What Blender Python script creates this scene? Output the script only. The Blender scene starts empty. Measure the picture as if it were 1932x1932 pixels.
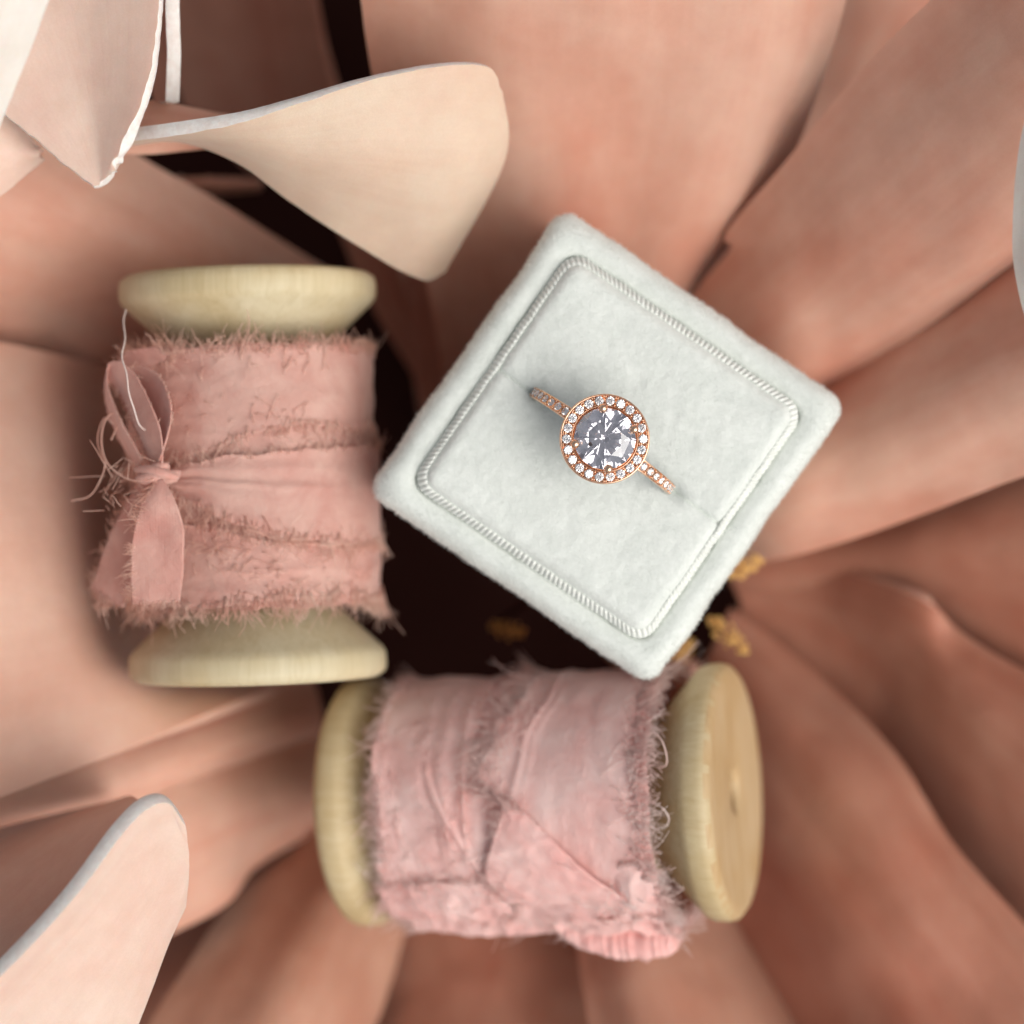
import bpy, bmesh, math, random
import numpy as np
from mathutils import Vector, Matrix, noise
C = bpy.context.scene
COL = C.collection
R = math.radians
# 1 unit = 1 cm
C.unit_settings.system = 'METRIC'
C.unit_settings.scale_length = 0.01

# ------------------------------------------------------------------ camera
CAM_H = 35.0          # camera height over the rim plane of the ring box
PX = 138.0            # photograph pixels per cm on the plane z = 0
cam_d = bpy.data.cameras.new('camera')
cam = bpy.data.objects.new('camera', cam_d)
COL.objects.link(cam)
cam.location = (0, 0, CAM_H)
cam_d.sensor_width = 36
cam_d.lens = 36 * CAM_H / 14.0
cam_d.clip_start = 0.5
cam_d.clip_end = 1000
cam_d.dof.use_dof = True
cam_d.dof.focus_distance = CAM_H - 0.95
cam_d.dof.aperture_fstop = cam_d.lens * 1e-3 / 1.1   # a 1.1 cm opening
C.camera = cam

# ------------------------------------------------------------------ light
SUN_AZ, SUN_EL = R(-32), R(50)         # from the right of the picture, a little below
w = bpy.data.worlds.new('World')
C.world = w
w.use_nodes = True
nt = w.node_tree
nt.nodes.clear()
sky = nt.nodes.new('ShaderNodeTexSky')
sky.sky_type = 'NISHITA'
sky.sun_disc = False
sky.sun_elevation = SUN_EL
sky.sun_rotation = R(90) - SUN_AZ
sky.air_density = 1.0
sky.dust_density = 4.0
hs = nt.nodes.new('ShaderNodeHueSaturation')     # overcast: most of the blue is gone
hs.inputs['Saturation'].default_value = 0.22
bg = nt.nodes.new('ShaderNodeBackground')
bg.inputs['Strength'].default_value = 0.115
out = nt.nodes.new('ShaderNodeOutputWorld')
nt.links.new(sky.outputs[0], hs.inputs['Color'])
nt.links.new(hs.outputs[0], bg.inputs['Color'])
nt.links.new(bg.outputs[0], out.inputs['Surface'])
sd = bpy.data.lights.new('sun', 'SUN')
sd.energy = 2.2
sd.angle = R(58)
sd.color = (1.0, 0.955, 0.89)
sun = bpy.data.objects.new('sun', sd)
COL.objects.link(sun)
sdir = Vector((math.cos(SUN_EL) * math.cos(SUN_AZ), math.cos(SUN_EL) * math.sin(SUN_AZ), math.sin(SUN_EL)))
sun.rotation_euler = sdir.to_track_quat('Z', 'Y').to_euler()
C.view_settings.view_transform = 'Standard'
C.view_settings.look = 'None'
C.view_settings.gamma = 1
C.view_settings.exposure = -0.04
C.render.engine = 'CYCLES'
cy = C.cycles
cy.use_denoising = True
cy.max_bounces = 16
cy.diffuse_bounces = 7
cy.glossy_bounces = 8
cy.transmission_bounces = 14
cy.caustics_reflective = False
cy.caustics_refractive = False
cy.sample_clamp_indirect = 8

# ------------------------------------------------------------------ helpers
rnd = random.Random(7)
U = rnd.uniform

def at(px, py, z):
    """world point (cm) seen at photograph position px, py on the height z"""
    k = (CAM_H - z) / CAM_H / PX
    return Vector(((px - 966) * k, (966 - py) * k, z))

def mesh(name, verts, faces, mats, parent=None, smooth=True, mi=None, loc=None, rot=None):
    me = bpy.data.meshes.new(name)
    me.from_pydata([tuple(v) for v in verts], [], faces)
    for m in (mats if isinstance(mats, (list, tuple)) else [mats]):
        me.materials.append(m)
    if mi is not None:
        me.polygons.foreach_set('material_index', mi)
    me.polygons.foreach_set('use_smooth', [smooth] * len(me.polygons))
    me.update()
    o = bpy.data.objects.new(name, me)
    COL.objects.link(o)
    if parent:
        o.parent = parent
        bpy.context.view_layer.update
        o.matrix_parent_inverse = PINV.get(parent.name, Matrix())
    if loc is not None:
        o.location = loc
    return o

PINV = {}
def empty(name, loc, label, cat, group=None):
    o = bpy.data.objects.new(name, None)
    COL.objects.link(o)
    o.location = loc
    o.empty_display_size = 0.3
    PINV[o.name] = Matrix.Translation(-Vector(loc))     # children are written in world coordinates
    o['label'] = label
    o['category'] = cat
    if group:
        o['group'] = group
    return o

def sub(o):
    """allow world-coordinate children below a part"""
    PINV[o.name] = (PINV.get(o.parent.name, Matrix()) if False else Matrix())
    return o

def fbm(p, s=1.0, o=3):
    return noise.fractal(Vector(p) * s, 0.8, 2.0, o, noise_basis='PERLIN_ORIGINAL')

def crom(P, t):
    """Catmull-Rom through a list of Vectors, t in 0..1"""
    n = len(P) - 1
    x = min(max(t, 0), 1) * n
    i = min(int(x), n - 1)
    f = x - i
    p1, p2 = P[i], P[i + 1]
    p0 = P[i - 1] if i > 0 else p1 * 2 - p2
    p3 = P[i + 2] if i + 2 <= n else p2 * 2 - p1
    return 0.5 * ((2 * p1) + (p2 - p0) * f + (2 * p0 - 5 * p1 + 4 * p2 - p3) * f * f + (3 * p1 - p0 - 3 * p2 + p3) * f ** 3)

# ------------------------------------------------------------------ materials
def new_mat(name):
    m = bpy.data.materials.new(name)
    m.use_nodes = True
    return m, m.node_tree, m.node_tree.nodes['Principled BSDF']

def tex_coord(t):
    tc = t.nodes.new('ShaderNodeTexCoord')
    return tc.outputs['Object']

def nz(t, vec, scale, detail=4, rough=0.55, dist=0.0):
    n = t.nodes.new('ShaderNodeTexNoise')
    n.inputs['Scale'].default_value = scale
    n.inputs['Detail'].default_value = detail
    n.inputs['Roughness'].default_value = rough
    n.inputs['Distortion'].default_value = dist
    t.links.new(vec, n.inputs['Vector'])
    return n.outputs['Fac']

def ramp(t, fac, stops):
    r = t.nodes.new('ShaderNodeValToRGB')
    els = r.color_ramp.elements
    while len(els) < len(stops):
        els.new(0.5)
    for e, (p, c) in zip(els, stops):
        e.position = p
        e.color = (*c, 1)
    t.links.new(fac, r.inputs['Fac'])
    return r.outputs['Color']

def mixc(t, a, b, fac, mode='MIX'):
    m = t.nodes.new('ShaderNodeMix')
    m.data_type = 'RGBA'
    m.blend_type = mode
    for s, v in ((m.inputs['Factor'], fac), (m.inputs[6], a), (m.inputs[7], b)):
        if hasattr(v, 'is_linked') or hasattr(v, 'links'):
            t.links.new(v, s)
        elif isinstance(v, (int, float)):
            s.default_value = v
        else:
            s.default_value = (*v, 1)
    return m.outputs[2]

def bump(t, h, strength, dist, prev=None):
    b = t.nodes.new('ShaderNodeBump')
    b.inputs['Strength'].default_value = strength
    b.inputs['Distance'].default_value = dist
    t.links.new(h, b.inputs['Height'])
    if prev is not None:
        t.links.new(prev, b.inputs['Normal'])
    return b.outputs['Normal']

def petal_mat(name, light, deep, sss=0.35):
    m, t, b = new_mat(name)
    v = tex_coord(t)
    uvn = t.nodes.new('ShaderNodeUVMap')
    uvn.uv_map = 'petal_uv'
    mp = t.nodes.new('ShaderNodeMapping')
    mp.inputs['Scale'].default_value = (3.6, 1.4, 1)
    t.links.new(uvn.outputs[0], mp.inputs['Vector'])
    mp2 = t.nodes.new('ShaderNodeMapping')
    mp2.inputs['Scale'].default_value = (38.0, 4.0, 1)
    t.links.new(uvn.outputs[0], mp2.inputs['Vector'])
    big = nz(t, v, 0.42, 3, 0.5, 0.4)
    streak = nz(t, mp.outputs[0], 1.0, 4, 0.6, 0.3)
    mxf = t.nodes.new('ShaderNodeMath'); mxf.operation = 'ADD'
    t.links.new(big, mxf.inputs[0]); t.links.new(streak, mxf.inputs[1])
    hf = t.nodes.new('ShaderNodeMath'); hf.operation = 'MULTIPLY'; hf.inputs[1].default_value = 0.5
    t.links.new(mxf.outputs[0], hf.inputs[0])
    c = ramp(t, hf.outputs[0], [(0.34, deep), (0.62, light)])
    vein = nz(t, mp2.outputs[0], 1.0, 3, 0.6, 0.6)
    c = mixc(t, c, ramp(t, vein, [(0.30, (0.96, 0.93, 0.92)), (0.65, (1.0, 1.0, 1.0))]), 0.5, 'MULTIPLY')
    mid = nz(t, v, 3.0, 6, 0.6)
    c = mixc(t, c, ramp(t, mid, [(0.3, (0.92, 0.88, 0.86)), (0.7, (1.0, 1.0, 1.0))]), 0.7, 'MULTIPLY')
    fine = nz(t, v, 38, 3, 0.7)
    c = mixc(t, c, ramp(t, fine, [(0.3, (0.93, 0.91, 0.90)), (0.7, (1.0, 1.0, 1.0))]), 0.8, 'MULTIPLY')
    t.links.new(c, b.inputs['Base Color'])
    b.inputs['Roughness'].default_value = 0.58
    b.inputs['Specular IOR Level'].default_value = 0.3
    b.inputs['Subsurface Weight'].default_value = sss
    b.inputs['Subsurface Radius'].default_value = (1.0, 0.32, 0.18)
    b.inputs['Subsurface Scale'].default_value = 0.25
    b.inputs['Sheen Weight'].default_value = 0.08
    n1 = bump(t, nz(t, v, 60, 3, 0.7), 0.35, 0.006)
    n1 = bump(t, vein, 0.2, 0.012, n1)
    n2 = bump(t, nz(t, v, 4, 4, 0.6), 0.2, 0.04, n1)
    t.links.new(n2, b.inputs['Normal'])
    return m

M = {}
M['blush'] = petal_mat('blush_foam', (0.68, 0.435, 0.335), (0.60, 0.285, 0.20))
M['rose'] = petal_mat('rose_foam_in_shade', (0.48, 0.235, 0.16), (0.40, 0.14, 0.085))  # darkened foam: shade of the deep and lower right petals put into the colour
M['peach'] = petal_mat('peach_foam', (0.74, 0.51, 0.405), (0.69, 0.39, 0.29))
M['mid'] = petal_mat('rose_foam_half_shade', (0.57, 0.33, 0.235), (0.47, 0.215, 0.14))  # less darkened foam, shade of the bottom petals painted into it
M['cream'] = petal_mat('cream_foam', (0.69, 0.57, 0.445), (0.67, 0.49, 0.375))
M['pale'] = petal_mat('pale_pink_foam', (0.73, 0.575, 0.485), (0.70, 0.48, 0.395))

m, t, b = new_mat('cut_foam_edge')
v = tex_coord(t)
t.links.new(ramp(t, nz(t, v, 9, 5, 0.7), [(0.3, (0.78, 0.70, 0.65)), (0.65, (0.88, 0.85, 0.81))]), b.inputs['Base Color'])
b.inputs['Roughness'].default_value = 0.8
b.inputs['Subsurface Weight'].default_value = 0.2
b.inputs['Subsurface Radius'].default_value = (1, 0.5, 0.35)
b.inputs['Subsurface Scale'].default_value = 0.1
t.links.new(bump(t, nz(t, v, 35, 4, 0.75), 0.8, 0.02), b.inputs['Normal'])
M['edge'] = m
M['edge_soft'] = petal_mat('cut_edge_of_tinted_foam', (0.70, 0.48, 0.38), (0.62, 0.36, 0.27))
M['ivory'] = petal_mat('ivory_foam', (0.76, 0.74, 0.69), (0.70, 0.66, 0.60))

m, t, b = new_mat('ivory_velvet')
v = tex_coord(t)
c = ramp(t, nz(t, v, 2.2, 6, 0.68, 0.6), [(0.33, (0.69, 0.72, 0.68)), (0.66, (0.79, 0.815, 0.775))])
c = mixc(t, c, ramp(t, nz(t, v, 16, 5, 0.75), [(0.34, (0.92, 0.93, 0.92)), (0.62, (1, 1, 1))]), 0.9, 'MULTIPLY')
t.links.new(c, b.inputs['Base Color'])
b.inputs['Roughness'].default_value = 0.95
b.inputs['Specular IOR Level'].default_value = 0.1
b.inputs['Sheen Weight'].default_value = 0.7
b.inputs['Sheen Roughness'].default_value = 0.5
b.inputs['Sheen Tint'].default_value = (0.95, 1, 0.97, 1)
n1 = bump(t, nz(t, v, 30, 5, 0.8), 0.55, 0.02)
t.links.new(bump(t, nz(t, v, 5, 4, 0.6), 0.22, 0.05, n1), b.inputs['Normal'])
M['velvet'] = m

m, t, b = new_mat('velvet_fibre')
b.inputs['Base Color'].default_value = (0.86, 0.89, 0.86, 1)
b.inputs['Roughness'].default_value = 0.9
tr = t.nodes.new('ShaderNodeBsdfTranslucent')
tr.inputs['Color'].default_value = (0.86, 0.89, 0.86, 1)
mx = t.nodes.new('ShaderNodeMixShader')
mx.inputs[0].default_value = 0.5
t.links.new(b.outputs[0], mx.inputs[1])
t.links.new(tr.outputs[0], mx.inputs[2])
t.links.new(mx.outputs[0], t.nodes['Material Output'].inputs['Surface'])
M['pile'] = m

m, t, b = new_mat('ivory_grosgrain')
v = tex_coord(t)
t.links.new(ramp(t, nz(t, v, 6, 3), [(0.3, (0.68, 0.70, 0.65)), (0.7, (0.76, 0.78, 0.74))]), b.inputs['Base Color'])
b.inputs['Roughness'].default_value = 0.6
b.inputs['Sheen Weight'].default_value = 0.3
M['trim'] = m

def cloth_mat(name, c1, c2, fray=False):
    m, t, b = new_mat(name)
    v = tex_coord(t)
    c = ramp(t, nz(t, v, 1.6, 5, 0.6, 0.5), [(0.33, c1), (0.66, c2)])
    t.links.new(c, b.inputs['Base Color'])
    b.inputs['Roughness'].default_value = 0.7
    b.inputs['Specular IOR Level'].default_value = 0.25
    b.inputs['Sheen Weight'].default_value = 0.4
    b.inputs['Sheen Roughness'].default_value = 0.4
    b.inputs['Sheen Tint'].default_value = (1, 0.85, 0.8, 1)
    b.inputs['Subsurface Weight'].default_value = 0.25
    b.inputs['Subsurface Radius'].default_value = (1, 0.45, 0.35)
    b.inputs['Subsurface Scale'].default_value = 0.08
    if fray:
        b.inputs['Subsurface Weight'].default_value = 0
        b.inputs['Sheen Weight'].default_value = 0
        b.inputs['Specular IOR Level'].default_value = 0.1
        tr = t.nodes.new('ShaderNodeBsdfTranslucent')
        t.links.new(c, tr.inputs['Color'])
        mx = t.nodes.new('ShaderNodeMixShader')
        mx.inputs[0].default_value = 0.6
        t.links.new(b.outputs[0], mx.inputs[1])
        t.links.new(tr.outputs[0], mx.inputs[2])
        t.links.new(mx.outputs[0], t.nodes['Material Output'].inputs['Surface'])
    if not fray:
        wv = t.nodes.new('ShaderNodeTexWave')
        wv.inputs['Scale'].default_value = 8.0
        wv.inputs['Distortion'].default_value = 1.2
        wv.inputs['Detail'].default_value = 2
        wv.bands_direction = 'X'
        t.links.new(v, wv.inputs['Vector'])
        wy = t.nodes.new('ShaderNodeTexWave')
        wy.inputs['Scale'].default_value = 9.0
        wy.inputs['Distortion'].default_value = 1.2
        wy.bands_direction = 'Y'
        t.links.new(v, wy.inputs['Vector'])
        n1 = bump(t, wv.outputs['Fac'], 0.2, 0.008)
        n1 = bump(t, wy.outputs['Fac'], 0.07, 0.008, n1)
        n1 = bump(t, nz(t, v, 26, 5, 0.75), 0.4, 0.02, n1)
        t.links.new(bump(t, nz(t, v, 3.5, 5, 0.65, 0.5), 0.5, 0.06, n1), b.inputs['Normal'])
    return m
M['clothA'] = cloth_mat('dusty_rose_chiffon', (0.54, 0.265, 0.22), (0.64, 0.38, 0.32))
M['frayA'] = cloth_mat('dusty_rose_threads', (0.90, 0.62, 0.52), (0.96, 0.79, 0.70), True)
M['clothB'] = cloth_mat('pink_chiffon', (0.80, 0.42, 0.385), (0.87, 0.56, 0.52))
M['frayB'] = cloth_mat('pink_threads', (0.96, 0.76, 0.72), (0.98, 0.88, 0.85), True)

m, t, b = new_mat('white_thread')
b.inputs['Base Color'].default_value = (0.78, 0.66, 0.60, 1)
b.inputs['Roughness'].default_value = 0.5
M['thread'] = m

def wood_mat(name, axis, c1, c2, c3):
    m, t, b = new_mat(name)
    v = tex_coord(t)
    mp = t.nodes.new('ShaderNodeMapping')
    mp.inputs['Scale'].default_value = (0.35, 5, 5) if axis == 'X' else (5, 0.35, 5)
    t.links.new(v, mp.inputs['Vector'])
    c = ramp(t, nz(t, mp.outputs[0], 1.6, 5, 0.6, 0.8), [(0.15, c1), (0.5, c2), (0.85, c3)])
    c = mixc(t, c, ramp(t, nz(t, v, 0.9, 3, 0.5), [(0.35, (0.88, 0.80, 0.66)), (0.6, (1, 1, 1))]), 0.7, 'MULTIPLY')
    t.links.new(c, b.inputs['Base Color'])
    b.inputs['Roughness'].default_value = 0.5
    b.inputs['Specular IOR Level'].default_value = 0.35
    b.inputs['Subsurface Weight'].default_value = 0.12
    b.inputs['Subsurface Radius'].default_value = (1, 0.6, 0.3)
    b.inputs['Subsurface Scale'].default_value = 0.1
    t.links.new(bump(t, nz(t, mp.outputs[0], 8, 4, 0.7), 0.25, 0.02), b.inputs['Normal'])
    return m
M['woodA'] = wood_mat('pale_birch', 'Y', (0.50, 0.41, 0.25), (0.59, 0.51, 0.34), (0.66, 0.58, 0.41))
M['woodB'] = wood_mat('pale_birch_aged', 'X', (0.47, 0.34, 0.18), (0.56, 0.45, 0.27), (0.63, 0.53, 0.34))
M['endB'] = wood_mat('end_grain', 'Y', (0.44, 0.29, 0.14), (0.54, 0.39, 0.22), (0.60, 0.47, 0.29))

m, t, b = new_mat('rose_gold')
b.inputs['Metallic'].default_value = 1
b.inputs['Base Color'].default_value = (0.90, 0.59, 0.41, 1)
b.inputs['Roughness'].default_value = 0.17
M['gold'] = m

m, t, b = new_mat('clear_stone')
b.inputs['Base Color'].default_value = (1.0, 1.0, 1.0, 1)
b.inputs['Roughness'].default_value = 0.0
b.inputs['IOR'].default_value = 2.2
b.inputs['Transmission Weight'].default_value = 1.0
va = t.nodes.new('ShaderNodeVolumeAbsorption')
va.inputs['Color'].default_value = (0.64, 0.62, 0.70, 1)
va.inputs['Density'].default_value = 1.1
t.links.new(va.outputs[0], t.nodes['Material Output'].inputs['Volume'])
M['stone'] = m

m, t, b = new_mat('gold_glitter')
v = tex_coord(t)
b.inputs['Metallic'].default_value = 0.85
b.inputs['Base Color'].default_value = (0.90, 0.58, 0.22, 1)
b.inputs['Roughness'].default_value = 0.3
M['glitter'] = m

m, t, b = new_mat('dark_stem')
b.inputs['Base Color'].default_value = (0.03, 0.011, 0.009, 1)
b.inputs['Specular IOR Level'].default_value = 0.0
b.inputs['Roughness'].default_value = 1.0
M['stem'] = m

m, t, b = new_mat('dark_table')
v = tex_coord(t)
mp = t.nodes.new('ShaderNodeMapping')
mp.inputs['Scale'].default_value = (0.3, 4, 1)
t.links.new(v, mp.inputs['Vector'])
t.links.new(ramp(t, nz(t, mp.outputs[0], 0.5, 6, 0.6, 0.5), [(0.3, (0.04, 0.02, 0.018)), (0.7, (0.09, 0.05, 0.04))]), b.inputs['Base Color'])
b.inputs['Roughness'].default_value = 0.6
M['table'] = m

# ------------------------------------------------------------------ table
T = 120
tb = mesh('tabletop', [(-T, -T, -8.6), (T, -T, -8.6), (T, T, -8.6), (-T, T, -8.6)], [(0, 1, 2, 3)], M['table'], smooth=False)
tb['kind'] = 'structure'

# ------------------------------------------------------------------ the foam flower
FL = empty('foam_flower', at(980, 1000, -8.5), 'giant open flower of blush and dusty pink foam petals holding the box and spools', 'artificial flower')

def petal(cols, mat, nu=34, nv=46, th=0.17, seed=0, rough=0.006, wave=0.05, crease=0.0, label=None, lift=0.0, deep=1.3, edge=None):
    """cols: lines from the base outwards, each a list of (px, py, z); a thick sheet through them"""
    def zz(px, py, z):
        d = math.hypot(px - 1000, py - 960)
        z += lift * min(1, max(0, (d - 350) / 500))
        k = min(1, max(0, (-z - 3.6) / 1.6))
        return z - deep * k * k * (3 - 2 * k)
    L = [[at(p[0], p[1], zz(*p)) for p in c] for c in cols]
    if len(L) == 2:
        mid = [(a + b_) / 2 + Vector((0, 0, 0.18)) for a, b_ in zip(L[0], L[1])]
        L = [L[0], mid, L[1]]
    P = np.zeros((nu, nv, 3))
    for j in range(nv):
        tt = j / (nv - 1)
        row = [crom(c, tt) for c in L]
        for i in range(nu):
            s = i / (nu - 1)
            p = crom(row, s)
            if i in (0, nu - 1) or j in (0, nv - 1):
                q = p * 6
                p = p + Vector((noise.noise(q + Vector((seed, 0, 0))), noise.noise(q + Vector((0, seed + 9, 0))), 0)) * rough
            dz = fbm(p + Vector((seed * 3.1, 0, 0)), 0.5) * wave * 1.6
            if crease:
                dz += crease * noise.noise(Vector((s * 7 + seed, tt * 0.9, seed * 1.7)))
            P[i, j] = (p.x, p.y, p.z + dz)
    du = np.gradient(P, axis=0)
    dv = np.gradient(P, axis=1)
    N = np.cross(du, dv)
    N /= (np.linalg.norm(N, axis=2, keepdims=True) + 1e-9)
    if N[:, :, 2].mean() < 0:
        N = -N
        flipf = True
    else:
        flipf = False
    # rounded-off cut rim: the sheet shrinks by a hair at both faces
    top = P + N * th * 0.5
    bot = P - N * th * 0.5
    verts = list(map(tuple, top.reshape(-1, 3))) + list(map(tuple, bot.reshape(-1, 3)))
    nb = nu * nv
    ID = lambda i, j: i * nv + j
    faces, mi = [], []
    for i in range(nu - 1):
        for j in range(nv - 1):
            f = (ID(i, j), ID(i + 1, j), ID(i + 1, j + 1), ID(i, j + 1))
            g = tuple(nb + k for k in reversed(f))
            if flipf:
                f, g = tuple(reversed(f)), tuple(reversed(g))
            faces += [f, g]
            mi += [0, 0]
    loop = [(i, 0) for i in range(nu)] + [(nu - 1, j) for j in range(1, nv)] + [(i, nv - 1) for i in range(nu - 2, -1, -1)] + [(0, j) for j in range(nv - 2, 0, -1)]
    n = len(loop)
    rim0 = len(verts)
    K = 3                                        # rings across the cut edge, slightly bulged and ragged
    cen = P.reshape(-1, 3).mean(axis=0)
    for k in range(K):
        f = (k + 1) / (K + 1)
        for (i, j) in loop:
            p = top[i, j] * (1 - f) + bot[i, j] * f
            # outward direction along the sheet
            o = np.zeros(3)
            if i == 0: o -= du[i, j] / (np.linalg.norm(du[i, j]) + 1e-9)
            if i == nu - 1: o += du[i, j] / (np.linalg.norm(du[i, j]) + 1e-9)
            if j == 0: o -= dv[i, j] / (np.linalg.norm(dv[i, j]) + 1e-9)
            if j == nv - 1: o += dv[i, j] / (np.linalg.norm(dv[i, j]) + 1e-9)
            bulge = math.sin(math.pi * f) * 0.02 + rough * 0.5 * noise.noise(Vector(p) * 14)
            verts.append(tuple(p + o * bulge))
    for a in range(n):
        c_ = (a + 1) % n
        ta, tc_ = ID(*loop[a]), ID(*loop[c_])
        ring = [ta] + [rim0 + k * n + a for k in range(K)] + [nb + ta]
        ring2 = [tc_] + [rim0 + k * n + c_ for k in range(K)] + [nb + tc_]
        for k in range(K + 1):
            f = (ring[k], ring[k + 1], ring2[k + 1], ring2[k])
            faces.append(f if not flipf else tuple(reversed(f)))
            mi.append(1)
    o = mesh('petal', verts, faces, [mat, edge or M['edge_soft']], FL, mi=mi)
    me = o.data
    uvl = me.uv_layers.new(name='petal_uv')
    vu = np.zeros((len(verts), 2))
    ii, jj = np.meshgrid(np.linspace(0, 1, nu), np.linspace(0, 1, nv), indexing='ij')
    g_ = np.stack([ii.ravel() + seed * 0.37, jj.ravel() + seed * 0.7], 1)
    vu[:nb] = g_
    vu[nb:2 * nb] = g_
    for k in range(K):
        vu[rim0 + k * n: rim0 + (k + 1) * n] = [g_[ID(*l)] for l in loop]
    li = np.empty(len(me.loops), dtype=np.int32)
    me.loops.foreach_get('vertex_index', li)
    uvl.data.foreach_set('uv', vu[li].astype(np.float32).ravel())
    # hard corner between face and cut edge
    att = me.attributes.new('sharp_edge', 'BOOLEAN', 'EDGE')
    key = {}
    for e in me.edges:
        key[tuple(sorted(e.vertices))] = e.index
    for a in range(n):
        ta, tc_ = ID(*loop[a]), ID(*loop[(a + 1) % n])
        for off in (0, nb):
            k = tuple(sorted((ta + off, tc_ + off)))
            if k in key:
                att.data[key[k]].value = True
    if label:
        o['label'] = label
    return o

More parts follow.
